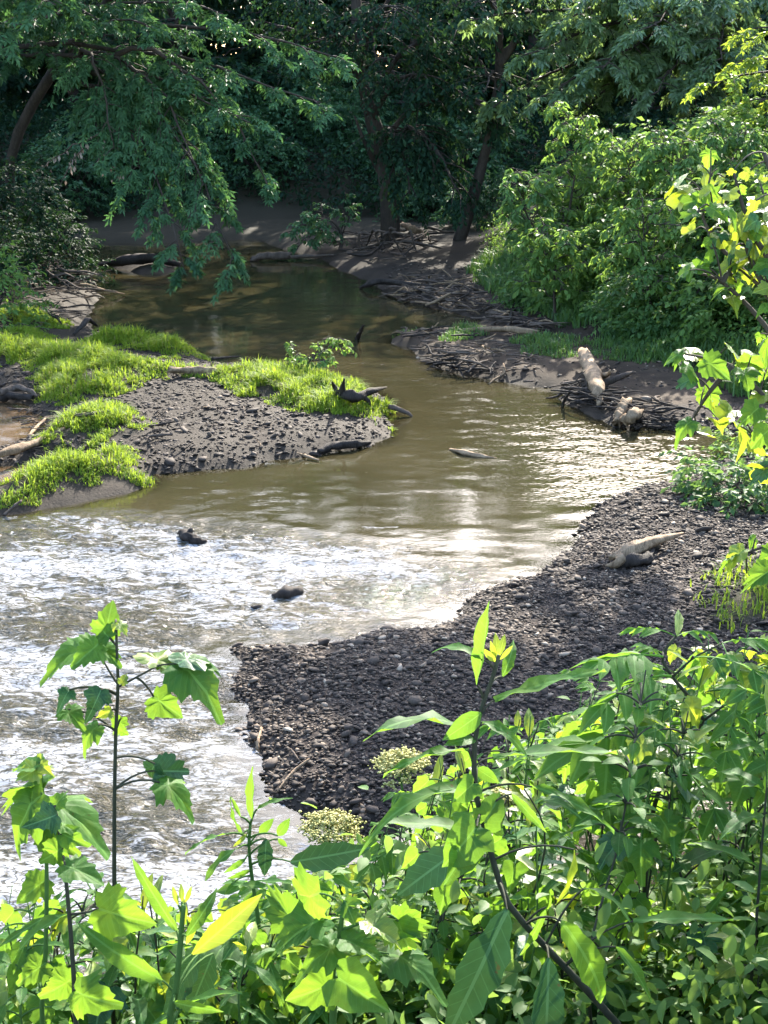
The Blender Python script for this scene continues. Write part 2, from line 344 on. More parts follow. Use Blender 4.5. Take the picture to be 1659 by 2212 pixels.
def axis(lo, hi, step, far, grow):
    a = [hi]; s = step
    while a[-1] < far: s *= grow; a.append(a[-1] + s)
    return a[1:]
xs = np.concatenate([-np.array(axis(0, 13, .13, 150, 1.18))[::-1], np.arange(-13, 13.01, .13), np.array(axis(0, 13, .13, 150, 1.18))])
ys = np.concatenate([np.arange(-30, 2, 2.0), np.arange(2, 30, .12), np.arange(30, 50, .2), 50 + np.cumsum(np.geomspace(.3, 30, 26))])
XX, YY = np.meshgrid(xs, ys); hh, gvl, veg, s2 = terrain(XX.ravel(), YY.ravel())
nx, ny = len(xs), len(ys)
ii = (np.arange(ny - 1)[:, None] * nx + np.arange(nx - 1)[None]).ravel()
quads = np.stack([ii, ii + 1, ii + nx + 1, ii + nx], -1)
def ground_mat():
    m, nt, b = nmat('creek_bank_soil'); L = nt.links
    tc = nt.nodes.new('ShaderNodeTexCoord')
    n1 = N(nt, 'ShaderNodeTexNoise', i_Scale=1.1, i_Detail=8.0, i_Roughness=.65); L.new(tc.outputs['Object'], n1.inputs[0])
    n2 = N(nt, 'ShaderNodeTexNoise', i_Scale=28.0, i_Detail=5.0, i_Roughness=.7); L.new(tc.outputs['Object'], n2.inputs[0])
    vo = N(nt, 'ShaderNodeTexVoronoi', i_Scale=26.0); L.new(tc.outputs['Object'], vo.inputs[0])
    mud = ramp(nt, n1.outputs[0], [(.3, (.02, .015, .011)), (.5, (.043, .031, .022)), (.72, (.08, .057, .04))])
    mud = mixc(nt, .6, mud, ramp(nt, n2.outputs[0], [(.3, (.55, .55, .55)), (.7, (1.3, 1.25, 1.2))]), 'MULTIPLY')
    sep = nt.nodes.new('ShaderNodeSeparateColor'); L.new(vo.outputs['Color'], sep.inputs[0])
    gv = ramp(nt, sep.outputs[0], [(0, (.018, .013, .011)), (.6, (.045, .034, .028)), (1, (.085, .064, .05))])
    gv = mixc(nt, mathn(nt, 'MULTIPLY', mathn(nt, 'GREATER_THAN', vo.outputs['Distance'], .5), .7), gv, (.025, .02, .018))
    vg = ramp(nt, n2.outputs[0], [(.3, (.018, .022, .01)), (.6, (.045, .042, .02)), (.8, (.08, .06, .035))])
    c = mixc(nt, attr(nt, 'gravel'), mud, gv); c = mixc(nt, attr(nt, 'veg'), c, vg)
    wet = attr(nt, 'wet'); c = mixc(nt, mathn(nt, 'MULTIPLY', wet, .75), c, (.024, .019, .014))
    L.new(c, b.inputs['Base Color'])
    L.new(mathn(nt, 'SUBTRACT', .9, mathn(nt, 'MULTIPLY', wet, .12)), b.inputs['Roughness'])
    b.inputs['Specular IOR Level'].default_value = .1
    hsum = mathn(nt, 'ADD', n2.outputs[0], mathn(nt, 'MULTIPLY', mathn(nt, 'MULTIPLY', mathn(nt, 'SUBTRACT', 1.0, vo.outputs['Distance']), attr(nt, 'gravel')), .8))
    bp = N(nt, 'ShaderNodeBump', i_Strength=.5, i_Distance=.02); L.new(hsum, bp.inputs['Height']); L.new(bp.outputs[0], b.inputs['Normal'])
    return m
wet = np.maximum(sstep(.35, 0, s2) * (s2 > -5), .85 * sstep(-.3, .3, sdist(ISLAND, XX.ravel(), YY.ravel())) * (XX.ravel() > -9))
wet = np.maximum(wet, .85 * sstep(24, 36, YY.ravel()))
ground = obj('ground', make_mesh('ground', np.stack([XX.ravel(), YY.ravel(), hh], -1), [quads], ground_mat(),
             attrs={'gravel': gvl, 'veg': veg, 'wet': wet}, smooth=True))
tag(ground, kind='structure')

# ------------------------------------------------------------------ water: one sheet with real wavelets, rough in the riffles
RIFFLE = G((-300, 1150), (0, 1120), (150, 1100), (350, 1110), (560, 1118), (720, 1150), (930, 1175), (900, 1205), (1120, 1232), (1060, 1262), (985, 1300), (880, 1362), (640, 1400), (500, 1410),
           (500, 1490), (560, 1650), (640, 1790), (640, 2000), (300, 2250), (-600, 2300), (-900, 1600))
RIF2 = G((430, 775), (560, 755), (640, 740), (740, 725), (840, 735), (880, 757), (930, 790), (1060, 826), (1160, 845), (1210, 885), (1330, 930), (1480, 940), (1570, 985), (1440, 1045), (1330, 1070),
         (1180, 1060), (1100, 985), (1000, 935), (880, 880), (830, 845), (740, 830), (600, 800))
wx = np.concatenate([-np.array(axis(0, 7, .045, 70, 1.25))[::-1], np.arange(-7, 7.001, .045), np.array(axis(0, 7, .045, 70, 1.25))])
wy = np.concatenate([np.arange(4.5, 26, .045), np.arange(26, 50, .09), 50 + np.cumsum(np.geomspace(.2, 12, 12))])
WX, WY = np.meshgrid(wx, wy); X, Y = WX.ravel(), WY.ravel()
rif = np.maximum(sstep(-.35, .7, sdist(RIFFLE, X, Y) + .35 * vnoise(X * 1.3, Y * 1.3, 14)), .16 * sstep(-.3, .8, sdist(RIF2, X, Y) + .3 * vnoise(X * 1.1, Y * 1.1, 15)))
rif = np.clip(rif, 0, 1)
_sw, _ = land_sd(X, Y)
# flow runs from far right to near left: warp the noise along it
U = X * .8 + Y * .6; Vv = -X * .6 + Y * .8
wz = (.0035 * vnoise(X * 1.6 + .8 * vnoise(X, Y, 20), Y * 3.0, 21) + .0015 * vnoise(X * 4, Y * 7, 22)
      + rif * (.022 * vnoise(X * 3.2 + .7 * vnoise(X * 2, Y * 2, 23), Y * 5.2 + .5 * vnoise(X * 2.2, Y * 2.2, 24), 25)
               + .014 * (1 - 2 * np.abs(vnoise(X * 5.5 + .4 * vnoise(X * 4, Y * 4, 28), Y * 8.5, 26))) + .008 * vnoise(X * 11, Y * 15, 27)))
spk = sstep(-.9, .6, sdist(RIF2, X, Y) + .3 * vnoise(X, Y, 38)) * (.1 + .72 * sstep(.6, 3.2, X)) * (Y < 24) + .1 * (Y < 21) * (Y > 15) * sstep(0, 2, X)
wz = wz + spk * ((.004 + .003 * sstep(2, 4, X)) * vnoise(X * 5.5 + vnoise(X * 3, Y * 3, 43), Y * 7.5, 44) + .001 * vnoise(X * 9, Y * 11, 45))
nwx, nwy = len(wx), len(wy)
ii = (np.arange(nwy - 1)[:, None] * nwx + np.arange(nwx - 1)[None])
shallow = sstep(-.32, .0, _sw)
keep = (_sw < .45)
kq = (keep.reshape(nwy, nwx)[:-1, :-1] | keep.reshape(nwy, nwx)[1:, 1:]).ravel()
ii = ii.ravel()[kq]; wq = np.stack([ii, ii + 1, ii + nwx + 1, ii + nwx], -1)
used = np.unique(wq); remap = np.full(nwx * nwy, -1); remap[used] = np.arange(len(used)); wq = remap[wq]
def water_mat():
    m, nt, b = nmat('murky_creek_water'); L = nt.links
    tc = nt.nodes.new('ShaderNodeTexCoord'); mp = nt.nodes.new('ShaderNodeMapping'); mp.inputs['Scale'].default_value = (1, 1.7, 1)
    L.new(tc.outputs['Object'], mp.inputs[0])
    n1 = N(nt, 'ShaderNodeTexNoise', i_Scale=7.0, i_Detail=4.0, i_Roughness=.6, i_Distortion=.6); L.new(mp.outputs[0], n1.inputs[0])
    n2 = N(nt, 'ShaderNodeTexNoise', i_Scale=22.0, i_Detail=1.5, i_Roughness=.5, i_Distortion=.5); L.new(mp.outputs[0], n2.inputs[0])
    rf = attr(nt, 'riffle')
    h = mathn(nt, 'ADD', n1.outputs[0], mathn(nt, 'MULTIPLY', n2.outputs[0], .45))
    bp = N(nt, 'ShaderNodeBump', i_Distance=.05); L.new(h, bp.inputs['Height'])
    L.new(mathn(nt, 'ADD', mathn(nt, 'MULTIPLY', mathn(nt, 'POWER', rf, 1.7), .8), mathn(nt, 'SUBTRACT', .03, mathn(nt, 'MULTIPLY', attr(nt, 'sparkle'), .022))), bp.inputs['Strength'])
    silt = N(nt, 'ShaderNodeTexNoise', i_Scale=.5, i_Detail=3.0); L.new(tc.outputs['Object'], silt.inputs[0])
    murk = ramp(nt, silt.outputs[0], [(.35, (.03, .026, .012)), (.65, (.042, .035, .017))])
    murk = mixc(nt, attr(nt, 'pool'), murk, (.1, .064, .034))
    L.new(murk, b.inputs['Base Color']); b.inputs['Roughness'].default_value = .015; b.inputs['IOR'].default_value = 1.33
    n3 = N(nt, 'ShaderNodeTexNoise', i_Scale=15.0, i_Detail=0.0); L.new(mp.outputs[0], n3.inputs[0])
    b2 = N(nt, 'ShaderNodeBump', i_Distance=.05); L.new(n3.outputs[0], b2.inputs['Height']); L.new(mathn(nt, 'MULTIPLY', attr(nt, 'sparkle'), .2), b2.inputs['Strength']); L.new(bp.outputs[0], b2.inputs['Normal']); bp = b2
    L.new(bp.outputs[0], b.inputs['Normal'])
    tr = nt.nodes.new('ShaderNodeBsdfTransparent'); tr.inputs[0].default_value = (.75, .6, .4, 1)
    gl = nt.nodes.new('ShaderNodeBsdfGlossy'); gl.inputs['Roughness'].default_value = .015; L.new(bp.outputs[0], gl.inputs['Normal'])
    fr = N(nt, 'ShaderNodeFresnel', i_IOR=1.33); L.new(bp.outputs[0], fr.inputs['Normal'])
    cl = nt.nodes.new('ShaderNodeMixShader'); L.new(fr.outputs[0], cl.inputs[0]); L.new(tr.outputs[0], cl.inputs[1]); L.new(gl.outputs[0], cl.inputs[2])
    mx = nt.nodes.new('ShaderNodeMixShader'); L.new(mathn(nt, 'MULTIPLY', attr(nt, 'shallow'), .5), mx.inputs[0])
    L.new(b.outputs[0], mx.inputs[1]); L.new(cl.outputs[0], mx.inputs[2])
    # sky glare on the riffle, painted in as pale white water
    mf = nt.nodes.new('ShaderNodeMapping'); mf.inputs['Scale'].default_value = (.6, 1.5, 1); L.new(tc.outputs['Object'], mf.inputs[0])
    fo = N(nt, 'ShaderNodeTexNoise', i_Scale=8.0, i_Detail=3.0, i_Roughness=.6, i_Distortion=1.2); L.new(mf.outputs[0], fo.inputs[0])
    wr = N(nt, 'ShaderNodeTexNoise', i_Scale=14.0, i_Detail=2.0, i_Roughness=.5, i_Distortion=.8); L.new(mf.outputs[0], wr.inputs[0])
    line = ramp(nt, mathn(nt, 'ABSOLUTE', mathn(nt, 'SUBTRACT', wr.outputs[0], .5)), [(.01, (.05, .05, .05)), (.065, (1, 1, 1))])      # dark ripple lines painted across the white sky glare
    fsum = mathn(nt, 'ADD', fo.outputs[0], mathn(nt, 'MULTIPLY', mathn(nt, 'SUBTRACT', attr(nt, 'foam_glare'), .5), .5))
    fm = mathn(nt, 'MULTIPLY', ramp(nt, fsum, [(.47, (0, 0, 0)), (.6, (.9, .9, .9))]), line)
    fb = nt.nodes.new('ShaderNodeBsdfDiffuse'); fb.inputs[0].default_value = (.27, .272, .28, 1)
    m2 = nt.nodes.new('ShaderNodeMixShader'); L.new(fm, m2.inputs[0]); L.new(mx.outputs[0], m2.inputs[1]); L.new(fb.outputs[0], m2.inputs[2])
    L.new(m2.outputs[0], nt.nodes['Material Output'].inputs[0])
    return m
pool = np.maximum(sstep(-.1, .1, poly_max(POOLS, X, Y)), .7 * sstep(.6, 1.2, X) * (Y < 10.5) * (Y > 6))
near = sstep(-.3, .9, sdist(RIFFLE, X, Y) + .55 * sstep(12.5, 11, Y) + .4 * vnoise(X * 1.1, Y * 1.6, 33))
foam_glare = near * (.5 + .1 * (Y < 11) + .28 * vnoise(X * .7 + 3, Y * 1.1, 34) + .15 * vnoise(X * 2.5, Y * 4, 36)) + 1.0 * rif * sstep(20.5, 22, Y) * sstep(.0, .5, vnoise(X * .8, Y * 2.2, 35))  # white water mask, also carries the sky reflection painted onto the riffle
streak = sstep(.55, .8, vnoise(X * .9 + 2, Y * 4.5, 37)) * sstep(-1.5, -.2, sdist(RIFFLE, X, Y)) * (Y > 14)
foam_glare = np.clip(np.maximum(foam_glare, .5 * streak), 0, 1)
water = obj('water', make_mesh('water', np.stack([X, Y, wz], -1)[used], [wq], water_mat(), attrs={'riffle': rif[used], 'shallow': shallow[used], 'pool': pool[used], 'foam_glare': foam_glare[used], 'sparkle': spk[used]}, smooth=True))
tag(water, kind='structure')

# ------------------------------------------------------------------ stones and gravel
def ico():
    p = (1 + 5 ** .5) / 2
    V = nrm(np.array([(-1, p, 0), (1, p, 0), (-1, -p, 0), (1, -p, 0), (0, -1, p), (0, 1, p), (0, -1, -p), (0, 1, -p), (p, 0, -1), (p, 0, 1), (-p, 0, -1), (-p, 0, 1)], float))
    F = np.array([(0, 11, 5), (0, 5, 1), (0, 1, 7), (0, 7, 10), (0, 10, 11), (1, 5, 9), (5, 11, 4), (11, 10, 2), (10, 7, 6), (7, 1, 8), (3, 9, 4), (3, 4, 2), (3, 2, 6), (3, 6, 8), (3, 8, 9), (4, 9, 5), (2, 4, 11), (6, 2, 10), (8, 6, 7), (9, 8, 1)])
    return V, F
ICO_V, ICO_F = ico()
def stone_mat():
    m, nt, b = nmat('creek_stone'); L = nt.links
    t = attr(nt, 'tint')
    c = ramp(nt, t, [(0, (.022, .0155, .012)), (.4, (.05, .037, .029)), (.7, (.09, .067, .05)), (.88, (.17, .125, .09)), (1, (.34, .27, .2))])
    tc = nt.nodes.new('ShaderNodeTexCoord'); nz = N(nt, 'ShaderNodeTexNoise', i_Scale=40.0, i_Detail=3.0); L.new(tc.outputs['Object'], nz.inputs[0])
    c = mixc(nt, .6, c, ramp(nt, nz.outputs[0], [(.3, (.6, .6, .6)), (.7, (1.3, 1.3, 1.3))]), 'MULTIPLY')
    L.new(c, b.inputs['Base Color']); b.inputs['Roughness'].default_value = .8; b.inputs['Specular IOR Level'].default_value = .2
    return m
M['stone'] = stone_mat()
def stones(P, S, seed, flat=.3, jit=.34):
    r = np.random.default_rng(seed); n = len(P)
    V = ICO_V[None] * (1 + r.uniform(-jit, jit, (n, 12, 1))) * np.stack([S, S * r.uniform(.55, .95, n), S * r.uniform(flat * .6, flat * 1.4, n)], -1)[:, None]
    a = r.uniform(0, 6.28, n); tx = r.normal(0, .22, n)[:, None]; ty = r.normal(0, .22, n)[:, None]
    V[..., 2] += V[..., 0] * tx + V[..., 1] * ty
    ca, sa = np.cos(a)[:, None], np.sin(a)[:, None]
    x = V[..., 0] * ca - V[..., 1] * sa; y = V[..., 0] * sa + V[..., 1] * ca
    V = np.stack([x, y, V[..., 2]], -1) + P[:, None]
    F = ICO_F[None] + (np.arange(n) * 12)[:, None, None]
    t = np.clip(r.beta(1.6, 2.6, n), 0, 1); t = np.where(r.random(n) < .05, r.uniform(.85, 1, n), t)
    return V.reshape(-1, 3), F.reshape(-1, 3), np.repeat(t, 12)
def gravel_points(n, x0, x1, y0, y1, cond, seed):
    r = np.random.default_rng(seed); x = r.uniform(x0, x1, n); y = r.uniform(y0, y1, n)
    h, g, v, s = terrain(x, y)
    k = cond(x, y, g, v, s, r)
    return np.stack([x, y, h], -1)[k]
GA = Acc()
P = gravel_points(185000, -2.2, 6.0, 8.6, 20.5, lambda x, y, g, v, s, r: (s > -.35) & (g > .4) & (v < .6) & (r.random(len(x)) < np.clip(1.35 - (y - 9) / 16, .25, 1)) & (sdist(RIGHT, x, y) > -.4) & (x < (y + 1.5) * .42), 11)
S = np.random.default_rng(5).lognormal(math.log(.0125), .5, len(P)); P[:, 2] += S * .3
V, F, T = stones(P, S, 12); GA.add(V, [F], T); n_g = len(P)
P = gravel_points(30000, -7.5, .6, 17.5, 26, lambda x, y, g, v, s, r: (s > -.15) & (sdist(ISLAND, x, y) > -.2) & (poly_max(GRASS, x, y) < .1) & (r.random(len(x)) < .75), 13)
S = np.random.default_rng(6).lognormal(math.log(.019), .5, len(P)); P[:, 2] += S * .1
V, F, T = stones(P, S, 14, .25); GA.add(V, [F], T * .62)
P = gravel_points(9000, 0, 9, 20, 36, lambda x, y, g, v, s, r: (s > -.1) & (v < .5) & (sdist(RIGHT, x, y) > -.2) & (r.random(len(x)) < .5), 15)
S = np.random.default_rng(8).lognormal(math.log(.028), .4, len(P)); P[:, 2] += S * .1
V, F, T = stones(P, S, 16); GA.add(V, [F], T)
tag(obj('gravel', GA.mesh('gravel', M['stone'])), 'dark wet gravel spread over the bars beside the creek', 'gravel', kind='stuff')
# the larger stones one can pick out, each a piece of the ground
stone_meshes = []
for k in range(8):
    V, F, T = stones(np.zeros((1, 3)), np.array([1.0]), 100 + k, .5, .2)
    stone_meshes.append(make_mesh('stone', V, [F], M['stone'], attrs={'tint': np.full(12, [.1, .25, .4, .5, .62, .75, .88, .97][k])}))
P = gravel_points(900, -1.8, 4.6, 9.0, 19, lambda x, y, g, v, s, r: (s > .02) & (g > .4) & (v < .5) & (sdist(RIGHT, x, y) > .05) & (x < (y + 1) * .3), 21)[:235]
r_ = np.random.default_rng(22)
P = np.vstack([P, gravel_points(500, -7, .4, 18, 24, lambda x, y, g, v, s, r: (s > .03) & (sdist(ISLAND, x, y) > .05) & (poly_max(GRASS, x, y) < .0), 23)[:60]])
for p in P:
    s = .029 * math.exp(r_.normal(0, .25)) * (1.25 if p[1] > 17 else 1)
    o = obj('stone', stone_meshes[int(np.clip(r_.normal(3, 2.2), 0, 7))], ground, p + np.array([0, 0, s * .25]))
    o.scale = (s, s * r_.uniform(.7, 1), s * r_.uniform(.7, 1.1)); o.rotation_euler = (r_.normal(0, .15), r_.normal(0, .15), r_.uniform(0, 6.28))

# ------------------------------------------------------------------ grass
def blades(P, Hh, seed, width=.007, lean=.5):
    """bent blades of three segments"""
    r = np.random.default_rng(seed); n = len(P)
    a = r.uniform(0, 6.28, n); l = r.uniform(.1, 1, n) * lean
    d = np.stack([np.cos(a), np.sin(a)], -1); w = np.stack([-np.sin(a), np.cos(a)], -1)
    out = np.zeros((n, 7, 3)); wd = width * r.uniform(.7, 1.4, n)
    for i, (s, ww) in enumerate(((0, .7), (.4, 1), (.75, .8))):
        off = Hh * l * s ** 2; z = Hh * s * (1 - .35 * l * s)
        for sg in (0, 1):
            q = (1 if sg else -1) * wd * ww
            out[:, 2 * i + sg, :2] = P[:, :2] + d * off[:, None] + w * q[:, None]; out[:, 2 * i + sg, 2] = P[:, 2] + z
    out[:, 6, :2] = P[:, :2] + d * (Hh * l * 1.15)[:, None]; out[:, 6, 2] = P[:, 2] + Hh * (1 - .5 * l)
    b = (np.arange(n) * 7)[:, None]
    Q = np.concatenate([b + np.array([[0, 1, 3, 2]]), b + np.array([[2, 3, 5, 4]])]); Tr = b + np.array([[4, 5, 6]])
    t = np.where(r.random(n) < .06, 1.0, np.clip(r.normal(.5, .22, n), 0, .96))
    return out.reshape(-1, 3), [Tr, Q], np.repeat(t, 7)
def grass_patch(name, polys, dens, hmin, hmax, mat, seed, label, edge=.12, width=.007, lean=.8, thr=-.5):
    r = np.random.default_rng(seed); A = Acc()
    for i, p in enumerate(polys):
        q = np.array(p); lo, hi = q.min(0) - edge, q.max(0) + edge
        n = int((hi - lo).prod() * dens); x = r.uniform(lo[0], hi[0], n); y = r.uniform(lo[1], hi[1], n)
        s = sdist(q, x, y) + .22 * vnoise(x * 2.1, y * 2.1, 30) + .12 * vnoise(x * 6, y * 6, 31)
        k = (s > -edge * .5) & (vnoise(x * 4, y * 4, 32) + .5 * vnoise(x * 13, y * 13, 34) > thr); x, y, s = x[k], y[k], s[k]
        h, _, _, sl = terrain(x, y); k = sl > -.02; x, y, h, s = x[k], y[k], h[k], s[k]
        Hh = (hmin + (hmax - hmin) * sstep(-.1, .5, s)) * r.uniform(.6, 1.2, len(x)) * (1 + .45 * vnoise(x * 3, y * 3, 35))
        V, F, T = blades(np.stack([x, y, h - .01], -1), Hh, seed + i, width, lean); A.add(V, F, T)
    return tag(obj(name, A.mesh(name, mat)), label, 'grass', kind='stuff')
grass_patch('grass', GRASS, 2500, .06, .22, M['grass'], 40, 'bright yellow green grass in mounds on the gravel island', width=.0055, lean=1.1, thr=-.38)
grass_patch('grass', GRASS_R[:4], 900, .1, .24, M['grass_dim'], 60, 'small green grass tufts on the muddy right shore')
grass_patch('grass', GRASS_R[4:], 350, .12, .3, M['grass'], 70, 'thin sunlit grass along the edge of the gravel bar', lean=1.0)
grass_patch('grass', [G((-150, 700), (-20, 655), (60, 622), (95, 590), (70, 560), (-150, 590))], 700, .2, .45, M['grass_dim'], 80, 'green grass sloping down the left bank above the driftwood', width=.011)
grass_patch('grass', [G((1010, 600), (1060, 655), (1220, 740), (1450, 812), (1640, 910), (1660, 850), (1450, 760), (1220, 690), (1060, 600))], 480, .25, .5, M['grass_dim'], 90, 'long green grass at the foot of the right bank bushes', width=.011)
# ------------------------------------------------------------------ foliage
OV = (np.array([(0, 0, 0), (-.2, .22, .05), (-.25, .5, .06), (-.15, .8, .0), (0, 1, -.12), (.15, .8, .0), (.25, .5, .06), (.2, .22, .05), (0, .5, 0)]), np.array([(8, i, (i + 1) % 8) for i in range(8)])[:, [0, 2, 1]])
RH = (np.array([(0, 0, 0), (-.26, .45, .06), (0, 1, -.1), (.26, .45, .06)]), np.array([(0, 3, 2), (0, 2, 1)]))       # folded leaf
_l = []
_f = []
for k, (a, s) in enumerate(((0, 1), (.85, .78), (-.85, .78))):                                                       # three-lobed leaf
    c, sn = math.cos(a), math.sin(a); q = np.array([(0, 0, 0), (-.17, .5, .05), (0, 1, -.12), (.17, .5, .05)]) * (s, s, 1)
    _l.append(np.stack([q[:, 0] * c + q[:, 1] * sn, -q[:, 0] * sn + q[:, 1] * c, q[:, 2]], -1)); _f += [(4 * k, 4 * k + 3, 4 * k + 2), (4 * k, 4 * k + 2, 4 * k + 1)]
LOB = (np.concatenate(_l), np.array(_f))
class Leaves:
    def __init__(s): s.P, s.D, s.N, s.S, s.T = [], [], [], [], []
    def add(s, P, D, Nn, S, T): s.P.append(P); s.D.append(D); s.N.append(Nn); s.S.append(S); s.T.append(T)
    def count(s): return sum(len(p) for p in s.P)
    def mesh(s, name, mat, tpl, origin=(0, 0, 0)):
        P, D, Nn, S, T = (np.concatenate(a) for a in (s.P, s.D, s.N, s.S, s.T))
        Vt, Ft = tpl; D = nrm(D); X_ = nrm(np.cross(D, Nn)); Z = np.cross(X_, D)
        V = (P - np.asarray(origin))[:, None] + S[:, None, None] * (Vt[None, :, 0, None] * X_[:, None] + Vt[None, :, 1, None] * D[:, None] + Vt[None, :, 2, None] * Z[:, None])
        k = len(Vt); F = Ft[None] + (np.arange(len(P)) * k)[:, None, None]
        return make_mesh(name, V.reshape(-1, 3), [F.reshape(-1, Ft.shape[1])], mat, attrs={'tint': np.repeat(np.clip(T, 0, 1), k)})
def twig_leaves(L, r, path, n, size, tone, hang=.35, spread=1.0):
    """leaves alternating along a twig, blades roughly level, tips hanging"""
    t = np.linspace(.12, 1, n); i = t * (len(path) - 1); a = np.clip(i.astype(int), 0, len(path) - 2); f = (i - a)[:, None]
    p = path[a] * (1 - f) + path[a + 1] * f; d = nrm(path[a + 1] - path[a])
    s = nrm(np.cross(d, [0, 0, 1]) + 1e-4) * np.where(np.arange(n) % 2, 1, -1)[:, None]
    D = nrm(d * .7 + s * spread * r.uniform(.5, 1.2, (n, 1)) + r.normal(0, .3, (n, 3)) + np.array([0, 0, -1]) * (hang + r.uniform(-.2, .35, (n, 1))))
    Nn = nrm(np.array([0, 0, 1.]) + r.normal(0, .38, (n, 3)))
    L.add(p + D * .02, D, Nn, size * r.uniform(.65, 1.25, n), np.clip(tone + r.normal(0, .2, n), 0, 1))
def bough(L, Wd, r, path, r0, reach, nsec, leaf, ntw=4, nleaf=9, droop=.35, tone=.5, start=.22, hang=.35, wood=True):
    """a limb along path, side boughs along it, twigs on those, leaves on the twigs"""
    n = len(path)
    if wood: Wd.add(*tube(path, [r0, max(r0 * .2, .008)], 5, .15, r.integers(99)), .5)
    ph = r.uniform(0, 6.28)
    for k in range(nsec):
        t = start + (1 - start) * (k + r.uniform(.2, .9)) / nsec; i = min(int(t * (n - 1)), n - 2)
        p0 = path[i] + (path[i + 1] - path[i]) * (t * (n - 1) - i); d = nrm(path[i + 1] - path[i])
        s = nrm(np.cross(d, [0, 0, 1]) + 1e-4) * (1 if k % 2 else -1)
        l = reach * (1.1 - .65 * t) * r.uniform(.6, 1.25)
        dd = nrm(d * r.uniform(.3, .9) + s * r.uniform(.5, 1.1) + np.array([0, 0, r.uniform(-.1, .4)]))
        u = np.linspace(0, 1, 6)[:, None]
        sec = p0 + dd * l * u + np.array([0, 0, -1]) * l * droop * u ** 2
        if wood: Wd.add(*tube(sec, [max(r0 * .28, .01), .005], 3, cap=False), .5)
        tn = tone + r.normal(0, .1)
        for q in range(ntw):
            tt = .2 + .8 * (q + r.uniform(.3, 1)) / ntw; j = min(int(tt * 5), 4); pp = sec[j] + (sec[min(j + 1, 5)] - sec[j]) * (tt * 5 - j)
            d2 = nrm(sec[min(j + 1, 5)] - sec[j]); s2_ = nrm(np.cross(d2, [0, 0, 1]) + 1e-4) * (1 if q % 2 else -1)
            l2 = l * .5 * r.uniform(.5, 1.1); d3 = nrm(d2 * .8 + s2_ * r.uniform(.4, 1) + r.normal(0, .15, 3))
            v = np.linspace(0, 1, 4)[:, None]
            twig_leaves(L, r, pp + d3 * l2 * v + np.array([0, 0, -1]) * l2 * droop * v ** 2, nleaf, leaf, tn, hang)
        twig_leaves(L, r, sec[2:], nleaf, leaf, tn, hang)
def arc(a, b, lift=.0, n=10, wob=0, r=None):
    a, b = np.asarray(a, float), np.asarray(b, float); u = np.linspace(0, 1, n)[:, None]
    p = a + (b - a) * u + np.array([0, 0, 1]) * lift * 4 * u * (1 - u)
    if wob and r is not None: p[1:-1] += r.normal(0, wob, (n - 2, 3))
    return p
def plant_tree(name, trunk, tr, limbs, leaf, mat, bark, seed, label, group=None, tpl=RH, cat='tree', crown_opts=None, extra_trunks=()):
    """trunk: points; limbs: (t on trunk or point, tip point, lift, reach, nsec, options)"""
    r = np.random.default_rng(seed); o = np.array(trunk[0], float)
    root = empty(name, o, label, cat, group)
    tw = Acc(); path = curve(trunk, 14); tw.add(*tube(path, tr, 9, .25, seed), .5)
    for ep, er in extra_trunks: tw.add(*tube(curve(ep, 12), er, 7, .25, seed + 3), .5)
    L, Wd = Leaves(), Acc()
    for lb in limbs:
        t, tip, lift, reach, nsec = lb[:5]; op = dict(crown_opts or {}); op.update(lb[5] if len(lb) > 5 else {})
        if np.isscalar(t):
            k = min(int(t * 13), 12); p0 = path[k]; r0 = np.interp(t, np.linspace(0, 1, len(tr)), tr) * .5
        else: p0 = np.asarray(t, float); r0 = .06
        pa = arc(p0, tip, lift, 10, .05, r)
        bough(L, Wd, r, pa, op.pop('r0', r0), reach, nsec, leaf, **op)
    KIDS[root.name] = [obj('trunk', tw.mesh('trunk', M[bark], o, smooth=True), root), obj('crown', L.mesh('crown', M[mat], tpl, o), root)]
    if Wd.n: KIDS[root.name].append(obj('limb', Wd.mesh('limb', M[bark], o, smooth=True), root))
    return root
def auto_limbs(r, trunk, n, t0, t1, rad, lift=.5, reach=1.4, nsec=8, shape=lambda t: 1 - .55 * t, up=.25):
    P = curve(trunk, 20); L = []
    for k in range(n):
        t = t0 + (t1 - t0) * (k + .5) / n; p = P[min(int(t * 19), 19)]; a = k * 2.4 + r.uniform(-.4, .4)
        R_ = rad * shape((t - t0) / (t1 - t0)) * r.uniform(.75, 1.15)
        L.append((t, p + np.array([math.cos(a) * R_, math.sin(a) * R_, R_ * up * r.uniform(-.6, 1.6)]), lift * r.uniform(.5, 1.3), reach, nsec))
    return L

# ------------------------------------------------------------------ the far wood: trees behind the bend, one by one
g1 = 'trees of the dense wood beyond the bend'
protos = []
for k in range(4):
    r = np.random.default_rng(300 + k); hgt = (13.5, 12.5, 14.5, 12)[k]
    tk = [(0, 0, -.4), (r.uniform(-.3, .3), r.uniform(-.3, .3), hgt * .3), (r.uniform(-.8, .8), r.uniform(-.5, .5), hgt * .65), (r.uniform(-.6, .6), 0, hgt)]
    lim = auto_limbs(r, tk, 30, .1, 1.0, 3.6, .6, 1.7, 8, lambda t: 1 - .6 * t)
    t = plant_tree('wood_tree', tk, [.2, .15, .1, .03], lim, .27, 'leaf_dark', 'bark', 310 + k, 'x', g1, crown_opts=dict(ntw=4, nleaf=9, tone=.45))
    protos.append(t)
spots = [(-22, 58), (-16, 54), (-11.5, 57), (-7, 53.5), (-3.2, 57), (1, 54), (5.5, 58), (9.5, 54.5), (13.5, 50), (18, 53), (-14, 66), (-8, 67), (-1.5, 66), (5, 68), (11, 65), (17, 44), (20, 36), (-26, 50),
         (-20, 46), (23, 60), (-4, 76), (4, 78), (12, 76), (-12, 76)]
r = np.random.default_rng(9)
